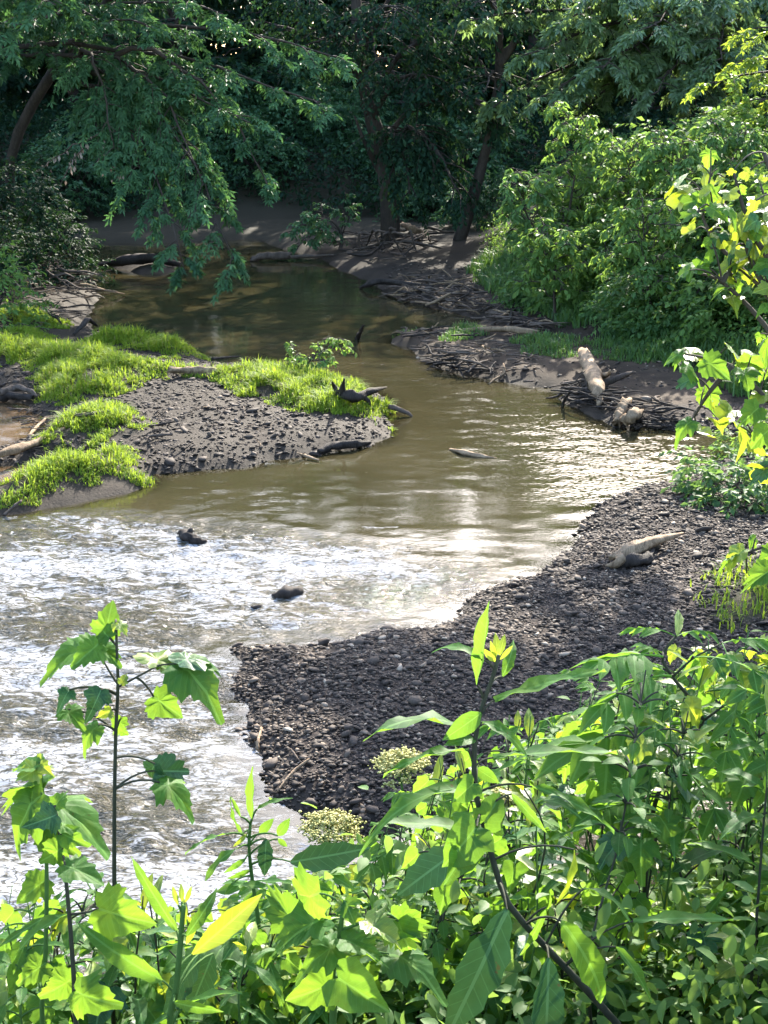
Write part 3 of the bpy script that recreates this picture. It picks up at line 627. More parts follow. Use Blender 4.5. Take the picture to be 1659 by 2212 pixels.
rear = {10, 11, 12, 13, 14, 20, 21, 22, 23}
for i, (x, y) in enumerate(spots):
    o = protos[i] if i < 4 else copy_tree(protos[i % 4])
    o.location = (x, y, gz1(x, y)); o.rotation_euler = (0, 0, r.uniform(0, 6.28)); s = r.uniform(.85, 1.05) * (1.1 if i in rear else 1); o.scale = (s, s, s * (.95 if x < 8.5 else .74))
    third = 'at the left' if x < -6.5 else 'at the centre' if x < 4 else 'at the right'
    o['label'] = ('dark tree deep in the shaded wood behind the first trees, ' if i in rear else 'dark leafy tree of the shaded wood standing beyond the far bank, ') + third

# the deep wood behind them, one leafy mass to either side and at the back
def woodland(poly, n, leaf, ztop, seed, label, mat='leaf_dark'):
    r = np.random.default_rng(seed); q = np.array(poly, float); lo, hi = q.min(0), q.max(0); nc = n // 26
    x = r.uniform(lo[0], hi[0], nc * 3); y = r.uniform(lo[1], hi[1], nc * 3); k = inside(q, x, y); x, y = x[k][:nc], y[k][:nc]; m = len(x)
    top = ztop * (.8 + .3 * vnoise(x * .16, y * .16, 60)); z = gz(x, y) + .4 + (top - .4) * r.random(m) ** 1.25; L = Leaves()
    C = np.stack([x, y, z], -1)
    for _ in range(26):
        L.add(C + r.normal(0, 1, (m, 3)) * (.9, .9, .45), nrm(r.normal(0, 1, (m, 3)) + (0, 0, -.6)), nrm(r.normal(0, .5, (m, 3)) + (0, -.3, 1)), leaf * r.uniform(.6, 1.3, m), np.clip(.45 + .25 * vnoise(x, y, 61) + r.normal(0, .2, m), 0, 1))
    return tag(obj('woodland', L.mesh('woodland', M[mat], RH)), label, 'woodland', kind='stuff')
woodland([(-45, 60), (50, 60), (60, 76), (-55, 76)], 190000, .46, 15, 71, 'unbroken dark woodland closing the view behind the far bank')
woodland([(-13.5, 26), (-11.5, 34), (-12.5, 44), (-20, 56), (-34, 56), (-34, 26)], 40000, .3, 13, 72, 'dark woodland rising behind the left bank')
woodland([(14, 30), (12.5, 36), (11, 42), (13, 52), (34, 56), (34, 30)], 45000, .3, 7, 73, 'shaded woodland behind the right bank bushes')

# ------------------------------------------------------------------ trees that stand out
H = lambda x, y, dz=0.: np.array([x, y, gz1(x, y) + dz])
hang = dict(droop=.55, hang=.55, ntw=4, nleaf=9)
b0 = H(-12.2, 35.5, -.3)
plant_tree('overhanging_tree', [b0, b0 + (.2, -.1, 2.2), pt(-120, 120, 34.8), pt(150, 20, 33.5), pt(230, -220, 33)], [.2, .17, .14, .1, .05],
           [(.45, pt(738, 128, 32.5), .9, 1.3, 20, dict(tone=.6)), (.42, pt(694, 222, 32.), .8, 1.2, 18, dict(tone=.65)), (.38, pt(540, 265, 31.5), .9, 1.2, 15, dict(tone=.6)),
            (pt(200, 160, 33), pt(505, 560, 31.), 1.1, 1.15, 20, hang), (pt(180, 160, 33), pt(400, 590, 30.5), 1.2, 1.0, 20, hang), (pt(150, 200, 33), pt(330, 420, 31), .9, 1.1, 14, hang),
            (pt(180, 130, 33), pt(440, 400, 31.2), 1.0, 1.3, 16, hang), (pt(170, 130, 33), pt(250, 330, 31), .9, 1.1, 14, hang), (pt(250, 120, 32.5), pt(580, 400, 32.), .9, 1.0, 12, dict(tone=.35)),
            (.55, pt(480, 30, 31), .5, 1.5, 14, {}), (.6, pt(330, 60, 30.5), .5, 1.5, 12, {}), (.7, pt(620, -60, 32), .6, 1.8, 14, {}), (.7, pt(100, -40, 30.5), .5, 1.5, 12, {}), (.8, pt(350, -250, 31), .6, 2, 14, {}),
            (.9, pt(600, -350, 33), .6, 2, 14, {}), (.9, pt(0, -350, 33), .6, 2, 12, {}), (.65, pt(-150, -50, 33), .5, 1.7, 12, {}), (1.0, pt(250, -600, 33), .6, 2, 14, {})],
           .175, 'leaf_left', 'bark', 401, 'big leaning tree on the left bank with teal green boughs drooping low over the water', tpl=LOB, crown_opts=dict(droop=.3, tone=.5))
# its withered branch: dead tan leaves hanging
r = np.random.default_rng(77); L = Leaves(); wa = Acc()
for a, b_ in (((245, 285), (75, 372)), ((215, 300), (212, 380)), ((240, 330), (262, 400)), ((180, 320), (130, 400))):
    pa = arc(pt(*a, 31.3), pt(*b_, 31.0), .12, 9, .02, r); wa.add(*tube(pa, [.02, .007], 4), .5)
    n = 26; i = r.uniform(0, 8, n); q = pa[i.astype(int)]; L.add(q + r.normal(0, .05, (n, 3)), r.normal(0, .25, (n, 3)) + (0, 0, -1), r.normal(0, 1, (n, 3)) + (0, -.6, 0), r.uniform(.07, .14, n), r.random(n))
o0 = pt(245, 285, 31.3); dead = empty('dead_branch', o0, 'dead branch with withered tan leaves hanging under the left overhanging tree', 'branch')
obj('twig', wa.mesh('twig', M['drift_grey'], o0), dead); obj('withered_leaves', L.mesh('withered_leaves', M['leaf_dead'], RH, o0), dead)['kind'] = 'stuff'

b0 = H(-10.5, 30.5, -.3)
plant_tree('left_bank_tree', [b0, b0 + (.5, .2, 2.5), b0 + (1.4, 0, 5.5), b0 + (2.2, 0, 9)], [.22, .19, .14, .05],
           [(.5, pt(-40, 60, 28), .5, 1.4, 14, {}), (.55, pt(120, 10, 28.5), .5, 1.4, 14, {}), (.6, pt(300, -60, 28), .5, 1.5, 14, {}), (.7, pt(90, -220, 28), .5, 1.6, 14, {}), (.8, pt(350, -300, 28.5), .5, 1.8, 14, {}),
            (.9, pt(-100, -400, 29), .5, 1.8, 14, {}), (.4, pt(-150, 200, 28), .5, 1.4, 12, {}), (1., pt(200, -560, 29), .5, 1.8, 14, {})],
           .19, 'leaf_left', 'bark_grey', 402, 'slim tree at the left edge whose crown fills the upper left corner', tpl=LOB)
b0 = H(-9.6, 39, -.3)
plant_tree('leaning_tree', [b0, pt(25, 330, 38.), pt(130, 130, 37.), pt(260, -40, 36.5), pt(380, -300, 36)], [.15, .13, .11, .08, .04],
           auto_limbs(np.random.default_rng(5), [b0, pt(25, 330, 38.), pt(130, 130, 37.), pt(260, -40, 36.5), pt(380, -300, 36)], 16, .5, 1, 2.6), .17, 'leaf_dark', 'bark', 403,
           'dark bare trunk leaning right behind the overhanging tree on the left bank')
b0 = np.array([*gp(846, 478, .8)[:2], 0]); b0[2] = gz1(b0[0], b0[1]) - .3; yb = b0[1]
tk = [b0, pt(838, 400, yb), pt(822, 320, yb), pt(798, 235, yb), pt(775, 120, yb), pt(770, -60, yb), pt(790, -230, yb), pt(800, -360, yb)]
fine = dict(ntw=5, nleaf=9, droop=.5, hang=.5)
plant_tree('creek_tree', tk, [.27, .23, .21, .18, .16, .13, .09, .03],
           [(.3, pt(950, 350, yb - 1.5), .7, 1.6, 20, fine), (.32, pt(1000, 430, yb - 2), .9, 1.5, 20, fine), (.35, pt(1080, 260, yb - 1.5), .8, 1.8, 20, fine), (.4, pt(930, 180, yb - 2), .6, 1.8, 18, fine),
            (.42, pt(690, 90, yb - 1.5), .7, 1.7, 16, fine), (.48, pt(1040, 60, yb - 1), .6, 2, 18, fine), (.5, pt(620, -20, yb - 1), .6, 2, 16, fine), (.55, pt(860, 20, yb - 2.5), .6, 2, 18, fine),
            (.38, pt(885, 420, yb - 1.8), .8, 1.3, 16, fine)]
           + auto_limbs(np.random.default_rng(6), tk, 14, .55, 1, 3.2, reach=2), .16, 'leaf_dark', 'bark', 404,
           'dark tree with a crooked trunk rising from the far bank at the centre', extra_trunks=[([pt(838, 400, yb), pt(812, 355, yb), pt(785, 300, yb - .3), pt(765, 250, yb - .4)], [.1, .08, .05, .02])])
b0 = H(9.6, 41.5, -.3)
rc = lambda u, v, y: pt(u, v, y + 9.2)
plant_tree('right_canopy_tree', [b0, b0 + (-.4, -.3, 2.2), b0 + (-.9, -.8, 4.2), b0 + (-.6, -1, 5.8)], [.24, .2, .15, .05],
           [(.5, rc(1015, 45, 28.5), .5, 1.1, 20, dict(tone=.75)), (.45, rc(1065, 232, 28.5), .8, 1.1, 22, dict(tone=.75)), (.48, rc(1190, 205, 28), .7, 1.2, 20, dict(tone=.6)), (.5, rc(1130, 120, 28), .6, 1.3, 20, dict(tone=.7)),
            (.52, rc(1300, 150, 27), .6, 1.3, 20, dict(tone=.55)), (.52, rc(1420, 200, 27), .6, 1.3, 18, dict(tone=.5)), (.6, rc(1230, 40, 27.5), .6, 1.4, 20, dict(tone=.65)), (.6, rc(1400, 60, 26.5), .6, 1.5, 20, dict(tone=.5)),
            (.6, rc(1560, 130, 27), .6, 1.5, 20, dict(tone=.5)), (.7, rc(1120, -20, 28), .3, 1.5, 18, {}), (.7, rc(1320, -20, 27), .3, 1.6, 20, {}), (.75, rc(1520, -10, 26.5), .3, 1.6, 20, {}),
            (.8, rc(1680, -30, 28), .5, 1.7, 16, {}), (.55, rc(1250, 250, 30), .5, 1.3, 16, dict(tone=.35)), (.6, rc(1500, 250, 30), .5, 1.3, 16, dict(tone=.35))],
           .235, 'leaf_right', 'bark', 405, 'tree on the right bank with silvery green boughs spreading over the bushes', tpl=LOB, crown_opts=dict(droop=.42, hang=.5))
b0 = H(pt(985, 480, 40)[0], 40, -.3)
tk = [b0, pt(1020, 430, 39.8), pt(1058, 290, 39.5), pt(1080, 130, 39), pt(1060, -60, 39), pt(1050, -180, 39.2)]
plant_tree('forked_tree', tk, [.2, .16, .13, .11, .08, .03], auto_limbs(np.random.default_rng(8), tk, 15, .45, 1, 2.6), .15, 'leaf_dark', 'bark', 406, 'dark leaning trunk with a fork half hidden between the far wood and the right canopy',
           extra_trunks=[([pt(1080, 140, 39), pt(1110, 90, 38.8), pt(1140, 20, 38.5)], [.12, .09, .05])])
b0 = H(12.6, 33.5, -.3)
tk = [b0, b0 + (.1, 0, 2.), b0 + (-.3, 0, 3.6), b0 + (0, 0, 5)]
plant_tree('sunny_tree', tk, [.2, .16, .12, .03], [(.3, pt(1600, 130, 30.5), .5, 1.2, 16, dict(tone=.8)), (.35, pt(1545, 180, 31.0), .5, 1.1, 14, dict(tone=.6)), (.3, pt(1640, 220, 30.0), .5, 1.2, 14, {}), (.45, pt(1640, 60, 30.0), .5, 1.3, 14, {})]
           + auto_limbs(np.random.default_rng(18), tk, 8, .5, 1, 2.2), .15, 'leaf_yellow', 'bark', 407, 'yellow green tree catching the sun at the upper right edge above the bushes', tpl=LOB)
# the tree off to the right whose crown shades the gravel bar
b0 = H(9.5, 22.5, -.3)
tk = [b0, b0 + (-.6, .1, 3), b0 + (-1.6, .2, 6.5), b0 + (-2.4, .2, 10)]
SHADE = plant_tree('shade_tree', tk, [.26, .2, .14, .04], [l for l in auto_limbs(np.random.default_rng(28), tk, 14, .55, 1, 3.0, reach=1.6, nsec=9) if l[1][1] > 21.8] + [(.7, (3.6, 22.0, 7.4), .6, 1.6, 14), (.8, (3.6, 22.6, 8.2), .6, 1.7, 18), (.7, (3.1, 21.2, 7.3), .6, 1.5, 18), (.8, (4.4, 23.6, 8.6), .6, 1.7, 18), (.85, (3.8, 24.2, 9.0), .6, 1.7, 16), (.8, (3.2, 24.4, 8.4), .6, 1.7, 16), (.7, (5.2, 25.2, 8.0), .6, 1.6, 16)],
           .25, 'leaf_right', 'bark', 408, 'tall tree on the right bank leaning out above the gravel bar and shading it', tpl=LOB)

# ------------------------------------------------------------------ shrubs: stems from the foot, leafy sprays through the crown
def shrub(name, seed, size, leaf, nsp, mat, label, cat='shrub', group=None, tpl=RH, nleaf=13, flat=1.0, tone=.5):
    r = np.random.default_rng(seed); L, Wd = Leaves(), Acc(); sx, sy, sz = size
    for k in range(7):
        a = k * .9 + r.uniform(0, .5); Wd.add(*tube(arc((r.normal(0, .08), r.normal(0, .08), -.2), (math.cos(a) * sx * .6, math.sin(a) * sy * .6, sz * r.uniform(.55, .85)), .15, 7), [.025, .008], 4), .5)
    d = nrm(r.normal(0, 1, (nsp, 3))); d[:, 2] = np.abs(d[:, 2]) * 1.1 - .12; rad = r.uniform(.35, 1, nsp) ** .45
    bump = 1 + .45 * vnoise(d[:, 0] * 2.2 + seed, d[:, 1] * 2.2 + d[:, 2] * 1.7, seed % 40)
    C = d * rad[:, None] * bump[:, None] * (sx, sy, sz)
    for c, dd in zip(C, d):
        D = nrm(dd * (1, 1, .4) + r.normal(0, .45, 3) + (0, 0, .15)); l = leaf * r.uniform(2.2, 4.2); v = np.linspace(0, 1, 4)[:, None]
        twig_leaves(L, r, c + D * l * v + np.array([0, 0, -1]) * l * .35 * v ** 2, nleaf, leaf, tone + r.normal(0, .16), .3)
    root = empty(name, (0, 0, 0), label, cat, group)
    KIDS[root.name] = [obj('stem', Wd.mesh('stem', M['twig'], smooth=True), root), obj('crown', L.mesh('crown', M[mat], tpl), root)]
    return root
def put(o, x, y, rz=0, s=1, dz=-.05, sz=1):
    o.location = (x, y, gz1(x, y) + dz); o.rotation_euler = (0, 0, rz); o.scale = (s, s, s * sz); return o
r = np.random.default_rng(55)
gb = 'bushes crowding the right bank'
bA = shrub('bank_bush', 501, (1.25, 1.2, 1.35), .13, 400, 'leaf_bush', 'x', group=gb)
bB = shrub('bank_bush', 502, (1.35, 1.25, 1.2), .11, 480, 'leaf_bush2', 'x', group=gb, nleaf=12)
bC = shrub('bank_bush', 503, (1.15, 1.1, 1.5), .15, 330, 'leaf_bush', 'x', group=gb, nleaf=15)
first = {0, 1, 2}
lst = [  # x, y, which, scale, label
    (4.55, 32.0, 2, 1.2, 'tall bush with feathery leaf sprays topping the right bank thicket'), (3.55, 30.2, 1, 1.0, 'rounded dark green bush leaning over the debris line of the right shore'),
    (4.3, 28.4, 0, 1.05, 'broad leafy bush in the middle of the right bank facing the shelf'), (5.7, 30.2, 0, 1.25, None), (5.9, 27.6, 1, 1.2, None), (7.4, 29.6, 2, 1.15, None),
    (5.15, 25.8, 1, 1.0, 'fine leaved bush low on the right bank above the log shelf'), (7.0, 26.2, 0, 1.15, None), (8.6, 27.6, 2, 1.1, None), (6.3, 24.2, 2, .9, None), (8.0, 24.2, 1, 1.1, None),
    (9.6, 25.6, 0, 1.2, None), (7.2, 22.3, 1, .85, 'low cool green bush at the right edge beside the pale driftwood'), (8.8, 21.6, 0, 1.05, None), (6.9, 32.4, 1, 1.2, None), (9.4, 31.2, 0, 1.2, None), (4.9, 34.6, 1, 1.15, None)]
for i, (x, y, k, s, lab) in enumerate(lst):
    src = (bA, bB, bC)[k]
    o = src if k in first else copy_tree(src); first.discard(k)
    put(o, x, y, r.uniform(0, 6.28), s, sz=r.uniform(.85, 1.1))
    o['label'] = lab or ('leafy bush in the right bank thicket, ' + ('front row above the shelf' if x < 6.5 else 'behind the yellow leaved sapling' if x > 7.9 else 'middle row') + (', far end' if y > 28.8 else ', near end' if y < 25 else ''))
    if lab: 
        if 'group' in o: o['group'] = gb
# young saplings rising out of the bushes in feathery sprays
rs = np.random.default_rng(65)
for i, (u, v, y, lab) in enumerate(((1235, 262, 30.5, 'tallest feathery sapling rising above the upper left end of the right bank bushes'), (1130, 400, 29.5, 'feathery sapling leaning over the left face of the right bank bushes'), (1345, 318, 29.0, 'feathery sapling standing out of the middle top of the right bank bushes'),
                                    (1455, 320, 27.0, 'feathery sapling near the top of the right bank bushes behind the yellow leaves'), (1180, 520, 27.2, 'low feathery sapling on the front of the right bank bushes'), (1560, 300, 27.5, 'feathery sapling at the upper right end of the bank bushes'), (1390, 470, 25.5, 'feathery sapling on the sunny front of the bushes above the pale log'))):
    top = pt(u, v, y); b0 = H(top[0] + rs.normal(.2, .15), y + .3, -.1); hh_ = top[2] - b0[2]
    tk = [b0, b0 + (top - b0) * .4 + (rs.normal(0, .1), 0, .1), b0 + (top - b0) * .75 + (rs.normal(0, .1), 0, .05), top]; P_ = curve(tk, 20); L_ = []
    for k in range(15):
        t = .25 + .75 * k / 14; a = k * 2.4 + rs.uniform(-.4, .4); R_ = (1.15 - .6 * t) * rs.uniform(.7, 1.2) * .85; q = P_[min(int(t * 19), 19)]
        L_.append((t, q + np.array([math.cos(a) * R_, math.sin(a) * R_, .1 + .2 * t]), .12, .32, 7))
    plant_tree('bank_sapling', tk, [.035, .025, .015, .006], L_, .13, ('leaf_bush', 'leaf_bush2')[i % 2], 'twig', 440 + i, lab, cat='sapling', crown_opts=dict(ntw=2, nleaf=7, tone=.7, droop=.5, hang=.4, r0=.012))
# small-leaved ground cover between the bushes on the slope
def cover(name, cond, box, n, leaf, mat, seed, label, hmax=.5, tpl=None):
    r = np.random.default_rng(seed); x = r.uniform(box[0], box[1], n); y = r.uniform(box[2], box[3], n); h, g, v, s = terrain(x, y); k = cond(x, y, s, r); x, y, h = x[k], y[k], h[k]; m = len(x)
    hh = hmax * r.random(m) ** .7 * (1 + .6 * vnoise(x * 1.5, y * 1.5, 50)); L = Leaves()
    for q in range(6):
        L.add(np.stack([x + r.normal(0, .09, m), y + r.normal(0, .09, m), h + hh * (1 - .12 * q)], -1), nrm(r.normal(0, 1, (m, 3)) + (0, 0, -.2)), nrm(r.normal(0, .5, (m, 3)) + (0, 0, 1)), leaf * r.uniform(.6, 1.3, m), np.clip(r.normal(.5, .22, m), 0, 1))
    return tag(obj(name, L.mesh(name, M[mat], tpl or RH)), label, 'undergrowth', kind='stuff')
cover('undergrowth', lambda x, y, s, r: sdist(B_RIGHT, x, y) > .15, (2.5, 12, 19, 38), 9000, .085, 'leaf_bush', 61, 'leafy weeds filling the right bank between the bushes', .65)
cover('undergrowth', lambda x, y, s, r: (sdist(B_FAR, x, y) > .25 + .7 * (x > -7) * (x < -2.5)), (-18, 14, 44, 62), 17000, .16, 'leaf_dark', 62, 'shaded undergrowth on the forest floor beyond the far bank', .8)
cover('undergrowth', lambda x, y, s, r: sdist(B_LEFT, x, y) > .5, (-16, -5.5, 18, 40), 6000, .09, 'leaf_bush2', 63, 'weeds covering the left bank', .6)
# far bank and left bank shrubs
fb = shrub('far_shrub', 510, (1.6, 1.3, 1.5), .13, 420, 'leaf_left', 'x', tone=.45)
for i, (u, v, y, s, lab) in enumerate(((560, 430, 49.5, 1.15, 'mid green shrub on the far bank just right of the drooping boughs'), (450, 420, 50.5, 1.1, 'shaded shrub behind the drooping boughs on the far bank'), (650, 400, 51.5, 1.1, 'shaded shrub left of the crooked trunk on the far bank'),
                                       (950, 440, 46.5, .9, 'dark shrub right of the crooked trunk on the far bank'), (250, 430, 50, 1.1, 'dim shrub deep in the bend behind the left tree'), (560, 300, 53, 1.5, 'taller green shrub behind the far bank shrubs'), (1060, 470, 43, .8, 'low dark shrub at the foot of the leaning forked trunk'), (360, 380, 52, 1.5, 'big dim shrub filling the gap behind the drooping boughs'), (150, 430, 47, 1.2, 'dim shrub far left across the bend behind the leaning trunk'), (760, 420, 50.5, 1.0, 'dark shrub just behind the foot of the crooked trunk'), (1010, 380, 49, 1.3, 'tall dark shrub between the crooked trunk and the forked tree'), (680, 330, 55, 1.6, 'tall dim shrub in the gap left of the crooked trunk'), (860, 450, 48.8, .9, 'low dim shrub on the far bank right beside the crooked trunk'), (790, 460, 49.5, .8, 'low dim shrub on the far bank left beside the crooked trunk'), (300, 470, 48.5, .9, 'low dim shrub at the top of the muddy far bank behind the fallen log'), (930, 470, 45.5, .8, 'low dim shrub over the slanting pale log on the far bank'))):
    o = fb if i == 0 else copy_tree(fb); p = pt(u, v, y); put(o, p[0], p[1], i * 1.7, s); o['label'] = lab
lb = shrub('left_shrub', 511, (1.3, 1.2, 1.5), .1, 460, 'leaf_dark', 'dark teal shrub on the left bank under the leaning trunks')
for i, (u, y, s, lab) in enumerate(((75, 33.5, 1.0, 'dark teal shrub on the left bank right above the driftwood pile'), (-60, 32, 1.15, 'dark shrub at the left edge of the bank behind the grass'), (20, 36.5, 1.3, 'shaded shrub behind the dark teal shrub on the left bank'))):
    o = lb if i == 0 else copy_tree(lb); p = pt(u, 500, y); put(o, p[0], p[1], i * 2.1, s); o['label'] = lab
o = shrub('left_shrub', 512, (.75, .8, 1.5), .11, 200, 'leaf_bush', 'bright green narrow bush at the far left edge above the grassy bank', tone=.6); p = pt(-28, 560, 27); put(o, p[0], p[1], 0, 1.0)
# little sapling leaning over the mud in front of the far bank
b0 = np.array([*gp(735, 552)[:2], 0.]); b0[2] = gz1(*b0[:2]) - .05; yb = b0[1]
plant_tree('small_sapling', [b0, pt(738, 510, yb), pt(720, 480, yb), pt(680, 470, yb)], [.05, .04, .03, .015],
           [(.5, pt(625, 500, yb - .3), .15, .5, 10, {}), (.6, pt(665, 465, yb), .2, .6, 10, {}), (.8, pt(640, 540, yb - .3), .15, .5, 8, {}), (.3, pt(765, 440, yb), .1, .4, 8, {}), (.35, pt(745, 415, yb), .1, .3, 6, {}), (.7, pt(690, 520, yb - .4), .1, .5, 8, {})],
           .12, 'leaf_left', 'bark', 421, 'small leafy sapling bending left at the mud edge of the far bend', crown_opts=dict(ntw=3, nleaf=7, tone=.7))
# low bush beside the gravel bar at the right edge
o = shrub('low_bush', 513, (.75, .7, .45), .1, 190, 'leaf_bush2', 'low dark bush on the ground at the right edge of the gravel bar', tone=.35); p = gp(1615, 1075, .2); put(o, p[0], p[1], 0, 1)
o = shrub('low_bush', 514, (.5, .5, .4), .07, 140, 'leaf_bush', 'small green bush by the cove at the right edge', tone=.5); p = gp(1640, 960, .2); put(o, p[0], p[1], 0, 1)
# ------------------------------------------------------------------ driftwood
def gpt(u, v, dz=0.):
    """the point of the land (or the water) seen at a pixel, dz above it"""
    p = gp(u, v, .2)
    for _ in range(6):
        h = max(gz1(p[0], p[1]), 0.0); p = gp(u, v, h + dz)
    return p
def wood_tube(path, rad, sides, rough, seed):
    """a weathered trunk: flutes along the grain, knots, splintered ends"""
    r = np.random.default_rng(seed); V, F = tube(path, rad, sides, 0, seed); n = len(path); body = V[:n * sides].reshape(n, sides, 3); c = path[:, None]
    th = np.linspace(0, 2 * math.pi, sides, endpoint=False); i = np.arange(n)[:, None]; ca, sa = np.cos(th)[None], np.sin(th)[None]
    k = 1 + rough * vnoise(i * .5 + ca * 1.2 + seed * 3.7, sa * 1.2 + seed, 2) + .24 * vnoise(ca * 4 + seed + i * .06, sa * 4 + i * .05, 3) + .1 * vnoise(i * 1.1 + ca * 3, sa * 3 + seed, 4)
    body = c + (body - c) * k[..., None]; T = nrm(np.gradient(path, axis=0)); R0 = np.linalg.norm(body - c, axis=-1).mean(1)
    for e, sg in ((0, -1), (-1, 1)): body[e] += T[e] * sg * (r.uniform(-.5, 1.1, (sides, 1)) * R0[e])
    V[:n * sides] = body.reshape(-1, 3); V[n * sides] += T[0] * R0[0] * .35; V[n * sides + 1] -= T[-1] * R0[-1] * .35
    return V, F
def log(name, pts, rad, mat, label, cat='driftwood', group=None, sides=13, rough=.3, seed=1, branches=(), n=22, parts=None):
    """a weathered log with broken ends; branches: (points, radii) are parts of it"""
    o = np.array(pts[0], float); A = Acc(); A.add(*wood_tube(curve(pts, n), rad, sides, rough, seed), .5)
    me = A.mesh(name, M[mat], o, smooth=sides < 9)
    root = empty(name, o, label, cat, group) if branches else None
    if root is None: return tag(obj(name, me, loc=o), label, cat, group)
    obj('body', me, root)
    for q, rr in branches:
        B = Acc(); B.add(*tube(curve(q, 8), rr, 6, .25, seed + 5), .5); obj(parts or 'stub', B.mesh('stub', M[mat], o, smooth=True), root)
    return root
# the big pale log standing on the right shelf, its torn end towards the water
log('driftwood_log', [gpt(1292, 862, .05), gpt(1290, 850, .22), gpt(1283, 820, .2), gpt(1272, 790, .2), gpt(1262, 764, .22)], [.04, .095, .12, .115, .10], 'drift_pale', 'thick pale driftwood log lying up the muddy right shelf', rough=.18, seed=3,
    branches=[([gpt(1296, 855, .1), gpt(1296, 868, .08), gpt(1290, 878, .02)], [.09, .05, .015]), ([gpt(1302, 812, .15), gpt(1316, 806, .3), gpt(1318, 800, .38)], [.05, .035, .015])])
log('driftwood_branch', [gpt(1215, 828, .08), gpt(1260, 826, .1), gpt(1310, 826, .1), gpt(1345, 812, .2), gpt(1370, 804, .3)], [.03, .05, .05, .04, .02], 'drift_grey', 'grey branch lying across behind the thick pale log', seed=4)
log('driftwood_stump', [gpt(1333, 912, .06), gpt(1342, 890, .1), gpt(1352, 868, .14)], [.07, .08, .07], 'drift_tan', 'short upright tan stump end at the water below the pale log', seed=6)
log('driftwood_stump', [gpt(1352, 908, .08), gpt(1368, 897, .12), gpt(1382, 886, .12)], [.075, .085, .06], 'drift_tan', 'short broken tan log beside the upright stump end', seed=7)
# pale log on the gravel bar, with its dark torn underside
log('driftwood_log', [gpt(1328, 1208, .06), gpt(1360, 1190, .12), gpt(1390, 1178, .13), gpt(1425, 1166, .12), gpt(1473, 1152, .11)], [.045, .075, .065, .05, .014], 'drift_pale', 'pale bleached driftwood log lying on the gravel bar', seed=9, rough=.12,
    branches=[([gpt(1350, 1206, .1), gpt(1330, 1218, .06), gpt(1308, 1222, .02)], [.06, .04, .012])])
log('root_chunk', [gpt(1335, 1218, .03), gpt(1365, 1214, .07), gpt(1395, 1204, .07), gpt(1408, 1192, .06)], [.03, .06, .055, .03], 'drift_dark', 'dark rotten root chunk tucked under the pale log on the gravel', seed=10, rough=.5)
# in the water
log('snag', [gpt(446, 1176, -.03), gpt(425, 1168, .04), gpt(402, 1158, .06), gpt(388, 1152, .02)], [.03, .05, .055, .03], 'drift_dark', 'black snag breaking the surface at the head of the white riffle', seed=12, rough=.5, branches=[([gpt(405, 1158, .06), gpt(412, 1146, .12), gpt(415, 1140, .14)], [.04, .03, .012])], parts='knob')
log('rock', [gpt(598, 1290, -.02), gpt(615, 1284, .03), gpt(640, 1279, .02), gpt(652, 1277, -.01)], [.04, .07, .06, .02], 'drift_dark', 'dark wet rock showing in the middle of the white riffle', 'rock', seed=13, rough=.3)
log('rock', [gpt(535, 1313, -.02), gpt(560, 1313, .005), gpt(585, 1312, -.02)], [.02, .03, .015], 'drift_dark', 'thin dark sliver of stone awash just below the riffle rock', 'rock', seed=14)
log('snag', [gpt(770, 735, -.05), gpt(775, 725, .1), gpt(781, 712, .3), gpt(786, 702, .42)], [.035, .04, .03, .012], 'drift_dark', 'dark stick standing up from the water at mid stream', seed=15)
log('floating_branch', [gpt(972, 970, .01), gpt(1000, 977, .03), gpt(1030, 983, .02), gpt(1072, 990, .0)], [.015, .035, .03, .01], 'drift_pale', 'pale froth covered branch awash in the brown mid stream', seed=16)
log('driftwood_branch', [gpt(840, 878, .1), gpt(862, 884, .1), gpt(880, 892, .05), gpt(890, 900, .0)], [.03, .035, .03, .015], 'drift_grey', 'crooked stick poking off the island tip into the stream', seed=17)
# root wad on the island tip
o0 = gpt(760, 850, .1)
log('root_wad', [gpt(722, 850, .1), gpt(745, 852, .16), gpt(770, 856, .15), gpt(790, 848, .2), gpt(830, 838, .22)], [.04, .075, .07, .045, .015], 'drift_dark', 'dark tangled root wad on the tip of the grassy island', seed=18, rough=.55,
    branches=[([gpt(740, 850, .2), gpt(740, 835, .32), gpt(744, 818, .48)], [.05, .035, .01]), ([gpt(735, 850, .15), gpt(722, 835, .25), gpt(718, 825, .35)], [.05, .03, .01]), ([gpt(775, 852, .15), gpt(795, 866, .12), gpt(800, 878, .05)], [.05, .03, .012]),
              ([gpt(790, 850, .2), gpt(812, 842, .3), gpt(835, 836, .28)], [.04, .03, .012])], parts='root')
# far bend
log('fallen_log', [gpt(215, 572, .05), gpt(262, 566, .2), gpt(310, 558, .3), gpt(350, 562, .25), gpt(385, 572, .08)], [.05, .1, .13, .12, .07], 'drift_dark', 'black fallen log curving over the little mud bar in the shaded bend', seed=20, rough=.3)
log('fallen_log', [gpt(545, 560, .05), gpt(580, 552, .15), gpt(625, 552, .15)], [.06, .1, .08], 'drift_grey', 'short grey log end at the water in front of the small sapling', seed=21)
log('fallen_branch', [gpt(600, 558, .05), gpt(660, 554, .1), gpt(722, 551, .12)], [.03, .05, .03], 'drift_grey', 'straight pale pole lying along the water below the small sapling', seed=22)
log('fallen_log', [gpt(868, 484, .35), gpt(890, 494, .25), gpt(912, 503, .12)], [.05, .09, .07], 'drift_pale', 'pale log slanting down the far mud bank right of the crooked trunk', seed=23)
log('fallen_log', [gpt(875, 522, .1), gpt(895, 514, .15), gpt(912, 508, .2)], [.05, .06, .05], 'drift_grey', 'grey log below the slanting pale one on the far mud bank', seed=24)
